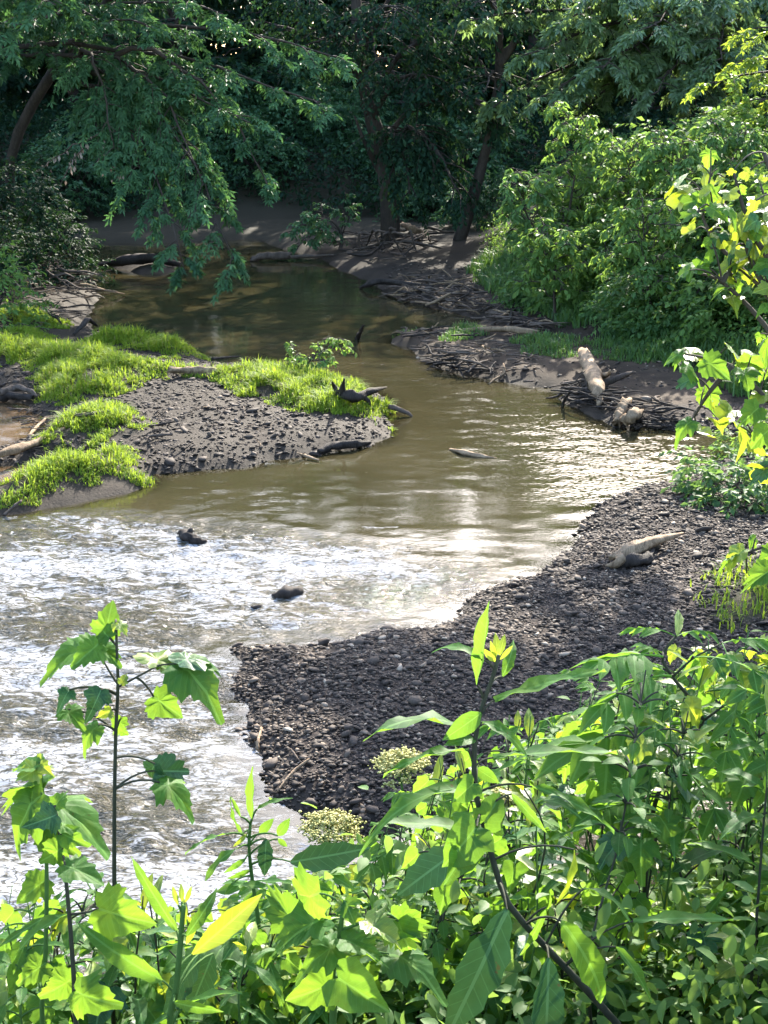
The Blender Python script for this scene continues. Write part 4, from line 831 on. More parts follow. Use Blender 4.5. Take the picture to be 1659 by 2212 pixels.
log('driftwood_branch', [gpt(778, 622, .02), gpt(800, 614, .15), gpt(825, 608, .2), gpt(880, 614, .15), gpt(935, 620, .1)], [.03, .06, .06, .05, .03], 'drift_dark', 'long dark branch lying along the edge of the far sandbar', seed=25)
# roots hanging under the crooked tree
r = np.random.default_rng(31)
for i in range(7):
    u0 = 800 + i * 14; a = gpt(u0, 500 + r.uniform(-8, 8), .5); b = gpt(u0 + r.uniform(-25, 15), 540 + r.uniform(-8, 10), .02)
    log('exposed_root', [a, (a + b) / 2 + np.array([r.normal(0, .15), -.1, .25]), b], [.03, .035, .02], 'drift_grey', 'pale exposed root curling down the far bank below the crooked trunk', 'root', 'exposed roots below the crooked trunk', sides=5, seed=40 + i)
# sticks on the gravel
log('stick', [gpt(601, 1708, .02), gpt(622, 1680, .03), gpt(640, 1662, .03), gpt(668, 1640, .04)], [.008, .012, .013, .008], 'drift_pale', 'long pale bent stick lying on the near gravel', 'stick', seed=51, sides=6)
log('stick', [gpt(556, 1618, .02), gpt(558, 1596, .03), gpt(565, 1572, .02)], [.012, .012, .009], 'drift_pale', 'short whitish stick at the waterline of the near gravel', 'stick', seed=52, sides=6)
log('stick', [gpt(628, 1618, .02), gpt(640, 1634, .02), gpt(652, 1648, .02)], [.008, .009, .006], 'drift_grey', 'thin grey stick just above the long bent one on the gravel', 'stick', seed=53, sides=5)
log('stick', [gpt(640, 978, .04), gpt(660, 985, .04), gpt(688, 994, .02)], [.012, .018, .012], 'drift_pale', 'pale stick at the front waterline of the gravel island', 'stick', seed=54, sides=6)
log('stick', [gpt(322, 920, .06), gpt(345, 917, .05), gpt(375, 911, .06)], [.014, .018, .012], 'drift_dark', 'dark stick beside the second grass mound, upper of two', 'stick', seed=55, sides=6)
log('stick', [gpt(318, 942, .06), gpt(340, 940, .06), gpt(372, 938, .05)], [.02, .022, .018], 'drift_grey', 'grey stick beside the second grass mound, lower of two', 'stick', seed=56, sides=6)
log('driftwood_branch', [gpt(0, 848, .06), gpt(35, 838, .12), gpt(62, 845, .1), gpt(80, 856, .05)], [.04, .05, .045, .02], 'drift_grey', 'twisted grey branch by the brown pool at the left edge', seed=57, rough=.4)
log('driftwood_branch', [gpt(-20, 862, .05), gpt(20, 855, .08), gpt(70, 858, .04)], [.05, .06, .03], 'drift_dark', 'dark branch under the twisted grey one at the left edge', seed=58, rough=.4)
log('driftwood_branch', [gpt(100, 905, .08), gpt(150, 900, .1), gpt(200, 893, .12), gpt(235, 888, .1)], [.02, .028, .028, .015], 'drift_grey', 'slim branch between the two pools and the grass mound', seed=59, sides=6)
log('driftwood_branch', [gpt(62, 942, .02), gpt(80, 922, .06), gpt(95, 908, .08), gpt(100, 905, .08)], [.02, .03, .03, .02], 'drift_pale', 'whitish hooked branch standing at the edge of the upper pool', seed=60, sides=6)
log('driftwood_log', [gpt(-10, 985, .05), gpt(45, 968, .06), gpt(100, 945, .08), gpt(140, 928, .1)], [.05, .06, .055, .03], 'drift_tan', 'weathered tan board like log lying between the two pools', seed=61)
log('stick', [gpt(165, 985, .02), gpt(178, 992, .03), gpt(188, 1000, .03)], [.02, .025, .015], 'drift_pale', 'short pale stick in the lower pool beside the front grass mound', 'stick', seed=62, sides=6)
log('stick', [gpt(10, 1112, .02), gpt(25, 1098, .05), gpt(45, 1082, .1)], [.02, .022, .015], 'drift_grey', 'grey stick at the lower left foot of the front grass mound', 'stick', seed=63, sides=6)
log('driftwood_branch', [gpt(160, 722, .08), gpt(180, 700, .25), gpt(192, 690, .3), gpt(210, 704, .12)], [.03, .045, .04, .02], 'drift_dark', 'dark bent branch at the upper corner of the island by the stream', seed=64)
log('driftwood_piece', [gpt(196, 724, .06), gpt(206, 722, .08), gpt(217, 715, .1)], [.02, .035, .015], 'drift_pale', 'small whitish bent piece of driftwood at the upper corner of the island', seed=65, sides=7)
log('stick', [gpt(460, 775, .04), gpt(490, 772, .06), gpt(520, 770, .08)], [.02, .025, .012], 'drift_dark', 'dark stick at the back shore of the island by the riffle', 'stick', seed=66, sides=6)
log('driftwood_log', [gpt(365, 798, .06), gpt(410, 800, .07), gpt(460, 802, .06), gpt(495, 806, .03)], [.04, .06, .055, .03], 'drift_tan', 'flat tan log behind the main grass band of the island', seed=67)
log('driftwood_log', [gpt(690, 975, .05), gpt(720, 962, .08), gpt(770, 958, .08), gpt(800, 955, .04)], [.04, .06, .05, .02], 'drift_dark', 'dark log under the cut edge of the island tip', seed=68)
log('driftwood_log', [gpt(1160, 718, .1), gpt(1110, 712, .1), gpt(1040, 712, .08), gpt(1000, 714, .06)], [.05, .05, .05, .03], 'drift_tan', 'long pale pole lying along the back of the right shelf', seed=69)
log('snag', [gpt(1215, 878, -.02), gpt(1222, 860, .15), gpt(1232, 845, .32)], [.02, .025, .012], 'drift_dark', 'dark forked stick leaning out of the water below the pale log', seed=70, sides=6, branches=[([gpt(1222, 860, .15), gpt(1245, 866, .18), gpt(1262, 862, .2)], [.02, .015, .008])])
# tangled sticks washed up along the shores
def sticks(n, poly, seed, label, group, lmin, lmax, rmin, rmax, mats, dirang=None, spread=.7, lift=.12):
    r = np.random.default_rng(seed); q = np.array([gpt(u, v) for u, v in poly])[:, :2]; lo, hi = q.min(0), q.max(0); k = 0
    meshes = []
    for m in range(6):
        l = 1.0; a = np.array([[-.5, 0, 0], [-.2, r.normal(0, .08), r.uniform(0, .05)], [.15, r.normal(0, .08), r.uniform(-.02, .07)], [.5, r.normal(0, .1), 0]])
        A = Acc(); A.add(*tube(curve(a, 7), np.array([.55, 1, .9, .45]) * .035, 5, .3, seed + m), .5)
        if m % 2: A.add(*tube(curve(np.array([a[1], a[1] + (.2, .14, .08), a[1] + (.34, .3, .1)]), 5), [.022, .008], 4), .5)
        meshes.append(A)
    mm = [[A.mesh('stick', M[mt], smooth=True) for A in meshes] for mt in mats]
    nind = int(n * .66); lit = Acc()
    while k < n * 2:
        x, y = r.uniform(lo, hi)
        if not inside(q, np.array([x]), np.array([y]))[0]: continue
        l = r.uniform(lmin, lmax); a = (dirang if dirang is not None else 0) + r.normal(0, spread)
        if k >= nind:
            l2 = l * .6; zz = max(gz1(x, y), 0) + r.uniform(.01, lift * .7); dx, dy, dz = math.cos(a) * l2 / 2, math.sin(a) * l2 / 2, r.normal(0, .05) * l2
            lit.add(*tube(curve([(x - dx, y - dy, zz - dz), (x + r.normal(0, .05), y + r.normal(0, .05), zz + r.uniform(0, .04)), (x + dx, y + dy, zz + dz)], 4), [r.uniform(rmin, rmax) * .8, rmin * .5], 4), r.random()); k += 1; continue
        o = obj('driftwood_stick', mm[r.integers(len(mats))][r.integers(6)], None, (x, y, max(gz1(x, y), 0) + r.uniform(.01, lift)))
        o.rotation_euler = (r.uniform(0, 6.28), r.normal(0, .16), a); w = r.uniform(rmin, rmax) / .035; o.scale = (l, l * .8, w if w > .3 else .3); o.scale[1] = o.scale[2] = max(w, .25)
        tag(o, label, 'stick', group); k += 1
    tag(obj('driftwood_litter', lit.mesh('driftwood_litter', M[mats[0]])), 'litter of small broken sticks among the ' + group, 'driftwood', kind='stuff')
sticks(60, [(0, 610), (90, 590), (150, 592), (225, 635), (205, 662), (120, 655), (0, 660)], 701, 'bare grey stick in the driftwood tangle on the left shore', 'sticks piled on the left shore', .5, 1.5, .012, .03, ['drift_grey', 'drift_tan', 'drift_grey'], -.35, .7, .4)
sticks(26, [(0, 665), (190, 670), (215, 710), (150, 700), (0, 745)], 702, 'thin grey stick strewn on the mud between left shore and island', 'sticks on the mud at the top of the island', .3, .9, .01, .025, ['drift_grey', 'drift_dark'], 0, .8, .15)
sticks(60, [(830, 640), (900, 630), (1010, 640), (1100, 680), (1190, 720), (1150, 730), (1040, 690), (960, 668), (880, 655)], 703, 'brown stick in the long debris line along the right shore', 'sticks in the debris line of the right shore', .4, 1.3, .014, .035, ['drift_grey', 'drift_tan', 'drift_dark'], -.5, .8, .25)
sticks(46, [(850, 725), (1000, 722), (1150, 770), (1200, 830), (1060, 820), (960, 800), (900, 760)], 704, 'stick scattered over the muddy right shelf', 'sticks on the muddy right shelf', .25, .9, .01, .026, ['drift_grey', 'drift_tan', 'drift_dark'], -.4, .8, .12)
sticks(30, [(935, 785), (1060, 790), (1070, 820), (990, 810), (940, 798)], 705, 'dark twig in the wet tangle at the water edge of the right shelf', 'twigs in the wet tangle of the right shelf', .35, .8, .012, .025, ['drift_dark', 'drift_grey'], 0, .9, .3)
sticks(55, [(1205, 840), (1280, 850), (1460, 890), (1480, 925), (1400, 920), (1300, 900), (1215, 862)], 706, 'dark twig piled round the stumps below the pale log', 'twigs piled round the stumps', .3, .9, .01, .024, ['drift_dark', 'drift_grey', 'drift_dark'], -.3, .7, .2)
sticks(30, [(880, 600), (1000, 600), (1040, 650), (1000, 645), (900, 628)], 707, 'brown stick on the far sandbar above the debris line', 'sticks on the far sandbar', .4, 1.3, .014, .03, ['drift_grey', 'drift_tan'], -.4, .8, .15)
sticks(34, [(700, 545), (800, 500), (960, 500), (900, 560), (780, 570)], 708, 'stick strewn over the far mud bank below the dark trees', 'sticks on the far mud bank', .5, 1.6, .016, .04, ['drift_grey', 'drift_dark'], 0, .9, .2)
sticks(30, [(260, 890), (520, 880), (620, 930), (520, 970), (330, 990), (290, 960)], 709, 'small twig lying on the gravel of the island', 'twigs on the island gravel', .12, .4, .006, .014, ['drift_grey', 'drift_tan', 'drift_dark'], 0, 1.2, .03)
sticks(24, [(30, 880), (140, 890), (230, 890), (110, 950), (100, 990), (0, 1000), (90, 935)], 710, 'thin stick washed up between the two brown pools', 'sticks between the brown pools', .2, .7, .008, .02, ['drift_grey', 'drift_tan'], .4, .6, .05)
# leafy seedling on the island's back edge
b0 = gpt(650, 815); yb = b0[1]
plant_tree('willow_seedling', [b0, pt(665, 785, yb), pt(690, 760, yb - .1), pt(740, 738, yb - .2)], [.015, .012, .01, .005],
           [(.3, pt(628, 745, yb), .05, .25, 6, {}), (.5, pt(745, 735, yb - .2), .1, .3, 10, {}), (.4, pt(700, 775, yb - .2), .05, .25, 8, {}), (.2, pt(640, 780, yb), .05, .2, 6, {}), (.45, pt(715, 750, yb), .05, .25, 6, {})],
           .075, 'leaf_bush', 'twig', 431, 'leafy willow like seedling leaning right at the back edge of the island', cat='seedling', crown_opts=dict(ntw=2, nleaf=6, tone=.8))
# ------------------------------------------------------------------ foreground plants: every leaf a part of its plant
def lance_mesh(seed, mat, wid=.13, n=9, bend=.25, fold=.25, serr=.0, peak=.42, wave=.02, name='leaf'):
    r = np.random.default_rng(seed); t = np.linspace(0, 1, n)
    w = wid * np.power(np.sin(math.pi * np.power(t, math.log(.5) / math.log(peak))), .85); w[0] = wid * .1; w[-1] = .002
    ww = w * (1 + serr * np.where(np.arange(n) % 2, 1, -1))
    a = bend * t; y = t * np.cos(a * .8); z = -bend * t ** 2 * .8
    V = []; UV = []
    for i in range(n):
        for s in (-1, 0, 1):
            V.append((s * ww[i] * math.cos(fold), y[i] - abs(s) * ww[i] * .1, z[i] + abs(s) * ww[i] * math.sin(fold) + (wave * math.sin(i * 1.7 + s * 1.3 + seed) if s else 0)))
            UV.append((.5 + s * ww[i] * 1.2, t[i]))
    F = []
    for i in range(n - 1):
        for k in (0, 1): F.append((3 * i + k, 3 * i + k + 1, 3 * i + k + 4, 3 * i + k + 3))
    return make_mesh(name, np.array(V), [np.array(F)], M[mat], uv=np.array(UV), smooth=True)
SYC = [(0, -.02), (.11, -.08), (.28, -.11), (.32, -.01), (.42, .04), (.40, .12), (.54, .24), (.46, .29), (.47, .38), (.38, .40), (.34, .48), (.31, .54), (.32, .63), (.23, .67), (.20, .77), (.12, .84), (.08, .94), (0, 1.03)]
TUL = [(.0, .0), (.16, -.05), (.36, -.04), (.46, .12), (.50, .24), (.36, .34), (.30, .44), (.40, .60), (.46, .74), (.30, .80), (.14, .82), (0, .78)]
HRT = [(.0, .04), (.10, -.08), (.26, -.12), (.40, -.02), (.45, .14), (.42, .32), (.32, .52), (.19, .74), (.08, .92), (0, 1.05)]
def lobed_mesh(seed, mat, out=SYC, bend=.3, fold=.18, cup=.0, name='leaf'):
    r = np.random.default_rng(seed)
    h = np.array(out) * (1 + r.normal(0, .07, (len(out), 1))); rt = h; lf = h[::-1][1:-1] * (-1, 1) * (1 + r.normal(0, .05, (len(h) - 2, 1)))
    o = np.vstack([rt, lf]); c = np.array([0, .22]); n = len(o); mid = c + (o - c) * .5
    P = np.vstack([[c], mid, o]); x, y = P[:, 0], P[:, 1]; rad = np.hypot(x, y - .1)
    ang = np.arctan2(x, y + .02)
    z = -bend * rad ** 2 + fold * np.abs(x) + cup * rad - .05 * np.cos(ang * 5) * rad + r.normal(0, .022, len(P))
    V = np.stack([x, y * (1 - .08 * bend), z], -1); i = np.arange(n); j = (i + 1) % n
    F3 = np.stack([np.zeros(n, int), 1 + i, 1 + j], -1); F4 = np.stack([1 + i, 1 + n + i, 1 + n + j, 1 + j], -1)
    return make_mesh(name, V, [F3, F4], M[mat], uv=np.stack([.5 + x * .7, y], -1), smooth=True)
def compound_mesh(seed, mat, pairs=4, lw=.3, ll=.34, bend=.35, name='leaf'):
    """a leaf of paired leaflets on one stalk"""
    r = np.random.default_rng(seed); A_V = []; A_U = []; A_F = []; n0 = 0
    rach = np.stack([np.zeros(8), np.linspace(0, .72, 8), -bend * np.linspace(0, .72, 8) ** 2], -1)
    V, F = tube(rach, [.012, .006], 3, cap=False); A_V.append(V); A_U.append(np.tile([.5, .05], (len(V), 1))); A_F.append(F[0]); n0 = len(V)
    items = [(.28 + .44 * k / max(pairs - 1, 1), s) for k in range(pairs) for s in (-1, 1)] + [(.72, 0)]
    for t, s in items:
        b = np.array([0, t, -bend * t * t]); a = s * r.uniform(.85, 1.2); d = nrm(np.array([math.sin(a), math.cos(a), -.3 + r.normal(0, .12) - bend * t])); X_ = nrm(np.cross(d, [0, r.normal(0, .15), 1])); Z = np.cross(X_, d)
        L = ll * r.uniform(.8, 1.15) * (1.2 if s == 0 else 1); q = []; u = []
        for tt, w in ((0, .1), (.3, .9), (.6, .75), (1, .01)):
            for sg in (-1, 0, 1):
                q.append(b + d * L * tt + X_ * sg * w * lw * L * .75 + Z * (abs(sg) * w * lw * L * .2 - .25 * L * tt ** 2)); u.append((.5 + sg * w * .2, tt))
        A_V.append(np.array(q)); A_U.append(np.array(u)); A_F.append(np.array([(3 * i + k, 3 * i + k + 1, 3 * i + k + 4, 3 * i + k + 3) for i in range(3) for k in (0, 1)]) + n0); n0 += 12
    return make_mesh(name, np.concatenate(A_V), [np.concatenate(A_F)], M[mat], uv=np.concatenate(A_U), smooth=True)
LM = {
    'lance': [lance_mesh(s, 'fg_lance', w, 10, b, f, .08, .42, wv) for s, w, b, f, wv in ((1, .105, .3, .4, .02), (2, .115, .55, .45, .03), (3, .09, .1, .3, .025), (4, .105, .85, .4, .03), (51, .08, .4, .5, .035), (52, .12, .65, .2, .04))],
    'lance_up': [lance_mesh(s, 'fg_lance', w, 10, b, f, .05, .5) for s, w, b, f in ((5, .13, -.1, .75), (6, .12, .1, .6))],
    'deep': [lance_mesh(s, 'fg_deep', w, 11, b, f, .09, .45) for s, w, b, f in ((7, .17, .2, .2), (8, .19, .3, .15), (9, .15, .1, .25))],
    'bright': [lance_mesh(s, 'fg_yellow', w, 9, b, f, .05, .5) for s, w, b, f in ((10, .14, .15, .4), (11, .16, .3, .3))],
    'lobed': [lobed_mesh(s, 'fg_lobed', SYC, b, f) for s, b, f in ((1, .25, .15), (2, .5, .3), (3, .8, .2), (4, .35, .45), (53, 1.0, .3), (54, .6, .5))],
    'lobed_deep': [lobed_mesh(s, 'fg_deep', SYC, b, f) for s, b, f in ((5, .4, .2), (6, .7, .3))],
    'lobed_yellow': [lobed_mesh(s, 'fg_yellow', SYC, b, f) for s, b, f in ((7, .4, .2), (8, .7, .4), (9, .3, .5))],
    'tulip': [lobed_mesh(s, 'fg_yellow', TUL, b, f) for s, b, f in ((11, .3, .2), (12, .5, .35), (13, .2, .5))],
    'tulip_green': [lobed_mesh(s, 'fg_lobed', TUL, b, f) for s, b, f in ((14, .3, .2), (15, .5, .35))],
    'heart': [lobed_mesh(s, 'fg_oval', HRT, b, f) for s, b, f in ((21, .3, .2), (22, .5, .3), (23, .2, .4))],
    'oval': [lance_mesh(s, 'fg_oval', w, 6, b, f, .0, .42) for s, w, b, f in ((31, .24, .3, .2), (32, .28, .45, .25), (33, .22, .2, .35))],
    'compound': [compound_mesh(s, 'fg_oval', p, .34, .32, b) for s, p, b in ((41, 4, .3), (42, 3, .45), (43, 5, .25), (44, 4, .55))],
}
class Plant:
    """stem and petioles in one part, each leaf a part; root at the foot"""
    def __init__(s, name, foot, label, cat='plant', group=None, stem_mat='stem_green', seed=0):
        s.o = np.array(foot, float); s.root = empty(name, s.o, label, cat, group); s.A = Acc(); s.r = np.random.default_rng(seed); s.paths = []; s.mat = stem_mat; s.nl = 0
    def stem(s, pts, rad, n=12, sides=6):
        p = curve(pts, n); s.paths.append(p); s.A.add(*tube(p, rad, sides, .08, 3), .5); return p
    def petiole(s, b, r0=.0035):
        q = np.concatenate(s.paths); i = np.argmin(((q - b - np.array([0, 0, -.02])) ** 2).sum(1)); a = q[i]; d = np.linalg.norm(b - a)
        if d > .012: s.A.add(*tube(arc(a, b, min(d * .12, .03), 6), [r0, r0 * .7], 4, cap=False), .5)
    def leaf(s, b, tip, nh, kind, pet=True, sc=1.0):
        b, tip = np.asarray(b, float), np.asarray(tip, float); d = tip - b; L = np.linalg.norm(d); d = d / max(L, 1e-6)
        nh = nrm(np.asarray(nh, float)); X_ = np.cross(d, nh); l = np.linalg.norm(X_)
        X_ = X_ / l if l > .1 else nrm(np.cross(d, [0.3, -1, .2])); Z = np.cross(X_, d)
        if pet: s.petiole(b)
        ms = LM[kind]; o = obj('leaf', ms[s.r.integers(len(ms))], s.root); L *= sc; k = s.r.uniform(.9, 1.1)
        m = Matrix(((X_[0] * L * k, d[0] * L, Z[0] * L, b[0] - s.o[0]), (X_[1] * L * k, d[1] * L, Z[1] * L, b[1] - s.o[1]), (X_[2] * L * k, d[2] * L, Z[2] * L, b[2] - s.o[2]), (0, 0, 0, 1)))
        o.matrix_basis = m; s.nl += 1; return o
    def done(s): return obj('stem', s.A.mesh('stem', M[s.mat], s.o, smooth=True), s.root)
UP, FACE, LFT, RGT = (0, -.08, 1), (.1, -1, .45), (-.9, -.5, .4), (.9, -.5, .4)
def down_to_ground(p, dx=0.):
    return np.array([p[0] + dx, p[1], gz1(p[0] + dx, p[1]) - .03])
def hero(name, label, d, stems, leaves, cat, seed, stem_mat='stem_green', rad=(.011, .004), extra=None, ground=True):
    """stems: lists of photo points at distance d, the first from the foot upward; leaves: (base, tip, depth change, facing, kind[, d offset])"""
    P0 = [pt(u, v, d + o) for u, v, o in [(q + (0,))[:3] for q in stems[0]]]
    if ground: P0 = [down_to_ground(P0[0], .02)] + P0
    pl = Plant(name, P0[0], label, cat, None, stem_mat, seed); pl.stem(P0, rad, 20, 7)
    for st in stems[1:]: pl.stem([pt(u, v, d + o) for u, v, o in [(q + (0,))[:3] for q in st]], [rad[1] * 1.1, rad[1] * .6], 8, 5)
    for lf in leaves:
        (bu, bv), (tu, tv), dd, nh, kind = lf[:5]; off = lf[5] if len(lf) > 5 else pl.r.normal(0, .03)
        b = pt(bu, bv, d + off); t = pt(tu, tv, d + off + dd); pl.leaf(b, t, np.array(nh) + pl.r.normal(0, .12, 3), kind, sc=.84 if kind.startswith('lobed') else 1.0)
    pl.done(); return pl
hero('sapling', 'tall slim sapling with lobed leaves standing before the white riffle', 3.5,
     [[(247, 2230), (247, 1980), (247, 1767), (250, 1587), (255, 1482), (252, 1390), (251, 1342)], [(252, 1395), (240, 1382), (232, 1372)], [(257, 1483), (300, 1460), (345, 1437), (382, 1434)], [(255, 1480), (230, 1440), (210, 1400)]],
     [((205, 1395), (38, 1440), -.06, UP, 'lobed'), ((212, 1392), (160, 1434), -.1, FACE, 'lobed'), ((228, 1372), (243, 1280), .04, FACE, 'lobed'), ((236, 1378), (190, 1330), .05, FACE, 'lobed'), ((214, 1398), (262, 1420), -.08, UP, 'lobed'),
      ((345, 1437), (318, 1360), .12, UP, 'lobed_yellow'), ((350, 1438), (390, 1455), -.1, UP, 'lobed'), ((384, 1434), (519, 1512), -.08, UP, 'lobed'), ((386, 1432), (480, 1388), .1, UP, 'lobed_deep'),
      ((150, 1490), (122, 1532), -.05, FACE, 'lobed_deep'), ((218, 1490), (188, 1562), -.06, FACE, 'lobed_deep'), ((140, 1532), (192, 1568), -.06, UP, 'lobed'), ((332, 1505), (402, 1556), -.05, FACE, 'lobed'), ((212, 1566), (148, 1618), -.05, UP, 'lobed'),
      ((262, 1478), (276, 1450), .02, FACE, 'lobed_yellow'), ((240, 1535), (205, 1552), -.02, FACE, 'lobed_yellow'), ((262, 1550), (245, 1600), -.03, FACE, 'lobed'), ((262, 1578), (282, 1592), 0, FACE, 'lobed'),
      ((338, 1665), (440, 1668), .04, FACE, 'lobed_deep'), ((335, 1650), (310, 1700), 0, FACE, 'lobed_deep'), ((345, 1690), (450, 1725), -.05, UP, 'lobed'), ((255, 1345), (285, 1372), -.02, UP, 'lobed_yellow'), ((250, 1345), (238, 1368), -.02, UP, 'lobed_yellow')],
     'sapling', 1, 'stem_purple', (.0075, .003))
hero('sapling', 'young sapling with yellow top leaves at the far left of the thicket', 3.0,
     [[(93, 2230), (98, 2080), (101, 1900), (97, 1780), (92, 1700), (85, 1645)]],
     [((85, 1650), (60, 1625), .03, FACE, 'lobed_yellow'), ((86, 1650), (108, 1672), -.03, FACE, 'lobed_yellow'), ((82, 1660), (30, 1688), -.05, FACE, 'lobed_yellow'), ((80, 1660), (12, 1640), .05, UP, 'lobed'), ((88, 1665), (110, 1632), .06, UP, 'lobed_yellow'),
      ((90, 1715), (-50, 1835), -.05, (-.3, -.7, .7), 'lobed'), ((98, 1738), (262, 1752), -.06, UP, 'lobed'), ((92, 1700), (-20, 1715), .06, UP, 'lobed'), ((95, 1790), (175, 1850), -.06, FACE, 'lobed'), ((100, 1900), (20, 1960), -.05, FACE, 'lobed'), ((100, 1980), (-20, 2050), -.05, UP, 'lance'), ((98, 2080), (20, 2140), -.05, FACE, 'lobed')],
     'sapling', 2, 'stem_green', (.007, .003))
hero('sapling', 'sapling with one big bright lobed leaf in the lower left thicket', 2.9,
     [[(166, 2230), (160, 2120), (150, 1980), (138, 1860), (125, 1780), (118, 1740)], [(152, 1975), (190, 1970), (212, 1962)]],
     [((212, 1962), (352, 2010), -.04, FACE, 'lobed'), ((140, 1870), (245, 1900), -.03, UP, 'lobed'), ((125, 1790), (180, 1760), .05, UP, 'lobed'), ((122, 1760), (50, 1790), -.04, FACE, 'lobed_deep'), ((148, 1975), (-10, 2030), -.04, UP, 'lance'), ((135, 1830), (70, 1880), -.03, FACE, 'lobed'),
      ((160, 2110), (70, 2180), -.05, FACE, 'lobed'), ((162, 2140), (260, 2190), -.05, FACE, 'lobed'), ((118, 1742), (150, 1700), .03, FACE, 'lobed'), ((132, 1800), (190, 1830), -.03, FACE, 'lobed')],
     'sapling', 3, 'stem_purple', (.007, .003))
hero('tall_weed', 'big tall weed with long lance shaped leaves and a thick dark stem at the centre', 3.2,
     [[(1345, 2235), (1245, 2116), (1170, 2036), (1100, 1956), (1070, 1876), (1047, 1790), (1027, 1710), (1025, 1610), (1040, 1530), (1062, 1470), (1078, 1415)]],
     [((1030, 1480), (1068, 1296), .02, (-.7, -.9, .1), 'lance_up'), ((1040, 1425), (945, 1343), .05, UP, 'lance'), ((1085, 1462), (1128, 1372), .04, FACE, 'lance'), ((1068, 1512), (1298, 1430), -.1, UP, 'lance'), ((1005, 1575), (826, 1470), -.08, UP, 'lance'),
      ((1040, 1560), (1135, 1568), -.1, UP, 'lance'), ((1065, 1637), (1328, 1603), -.1, UP, 'lance'), ((1012, 1622), (832, 1616), -.08, UP, 'lance'), ((1005, 1705), (768, 1688), -.1, UP, 'lance'), ((1150, 1700), (1338, 1748), -.1, UP, 'lance'),
      ((1105, 1715), (1182, 1800), -.06, FACE, 'lance'), ((1015, 1790), (806, 1762), -.1, UP, 'lance'), ((1045, 1780), (1092, 1715), .03, FACE, 'heart'), ((1040, 1540), (960, 1600), -.05, FACE, 'oval'), ((1028, 1600), (965, 1590), -.03, UP, 'oval'), ((1030, 1660), (1075, 1690), -.04, FACE, 'oval'),
      ((1025, 1690), (985, 1730), -.04, FACE, 'heart'), ((1075, 1420), (1072, 1365), .02, FACE, 'bright'), ((1078, 1418), (1092, 1368), .02, FACE, 'bright'), ((1070, 1425), (1060, 1385), .0, FACE, 'bright'), ((1080, 1425), (1108, 1395), .0, FACE, 'bright'), ((1072, 1430), (1045, 1405), -.02, FACE, 'bright'),
      ((1000, 1830), (848, 1935), -.05, FACE, 'deep'), ((1095, 1965), (965, 2260), -.08, FACE, 'deep', -.12), ((1185, 2070), (1180, 2330), -.08, FACE, 'deep', -.12), ((1212, 1990), (1375, 2200), -.08, (.5, -.7, .6), 'lance', -.1), ((1330, 2045), (1432, 2158), -.05, (.5, -.7, .6), 'lance'),
      ((1240, 1835), (1228, 1968), -.03, RGT, 'bright'), ((1368, 1990), (1580, 1972), -.08, UP, 'lance'), ((1180, 1960), (1130, 2080), -.05, FACE, 'lance'), ((1260, 1920), (1390, 1925), -.05, UP, 'lance'), ((1010, 1820), (975, 1900), -.08, FACE, 'heart', -.1), ((1030, 1785), (970, 1870), -.08, FACE, 'heart', -.1)],
     'weed', 4, 'stem_purple', (.0105, .0045))
hero('tall_weed', 'lance leaved weed with an upright top leaf right of the white riffle', 3.6,
     [[(562, 2235), (565, 2100), (558, 1990), (545, 1900), (538, 1830), (541, 1780)]],
     [((545, 1772), (540, 1658), .02, (-.6, -1, .1), 'lance_up'), ((520, 1765), (500, 1722), .02, FACE, 'lance_up'), ((490, 1802), (395, 1815), -.05, UP, 'lance'), ((515, 1832), (408, 1880), -.05, UP, 'lance'), ((575, 1812), (570, 1898), -.04, FACE, 'deep'), ((628, 1862), (798, 1836), -.03, FACE, 'deep'), ((555, 1748), (628, 1708), .04, UP, 'lance'),
      ((535, 1800), (505, 1830), -.03, FACE, 'bright'), ((525, 1800), (475, 1730), .05, LFT, 'lance'), ((560, 1800), (590, 1770), 0, FACE, 'oval'), ((600, 1805), (625, 1770), 0, FACE, 'oval'), ((600, 1812), (622, 1830), 0, FACE, 'oval'), ((540, 1880), (495, 1900), -.04, FACE, 'lance'), ((550, 1905), (640, 1900), -.06, UP, 'lance'), ((500, 1910), (620, 1915), -.06, UP, 'lance'), ((530, 1855), (490, 1885), -.05, FACE, 'lance')],
     'weed', 5, 'stem_green', (.008, .004))
hero('tall_weed', 'lance leaved weed with a cupped bright top leaf in front of the riffle, lower left', 2.9,
     [[(368, 2240), (380, 2136), (390, 2036), (394, 1985), (397, 1955)]],
     [((382, 2010), (278, 1855), .05, (-.5, -.8, .4), 'lance'), ((395, 2005), (398, 1940), .02, FACE, 'bright'), ((402, 2022), (482, 1918), .05, (.4, -.7, .5), 'lance'), ((415, 2062), (565, 1936), .03, FACE, 'bright'), ((350, 2118), (172, 2026), -.06, (-.3, -.7, .8), 'lance'), ((390, 2180), (498, 2108), -.06, UP, 'lance'), ((402, 2040), (425, 1990), .0, FACE, 'bright'),
      ((385, 1955), (372, 1915), .01, FACE, 'bright'), ((393, 1948), (392, 1910), .01, FACE, 'bright'), ((400, 1950), (414, 1915), .01, FACE, 'bright'), ((375, 2165), (470, 2190), -.06, FACE, 'lance'), ((372, 2190), (270, 2230), -.06, UP, 'lance'), ((430, 2060), (350, 2200), -.03, FACE, 'deep', .12), ((460, 2060), (400, 2210), -.03, FACE, 'deep', .15)],
     'weed', 6, 'stem_green', (.009, .005))
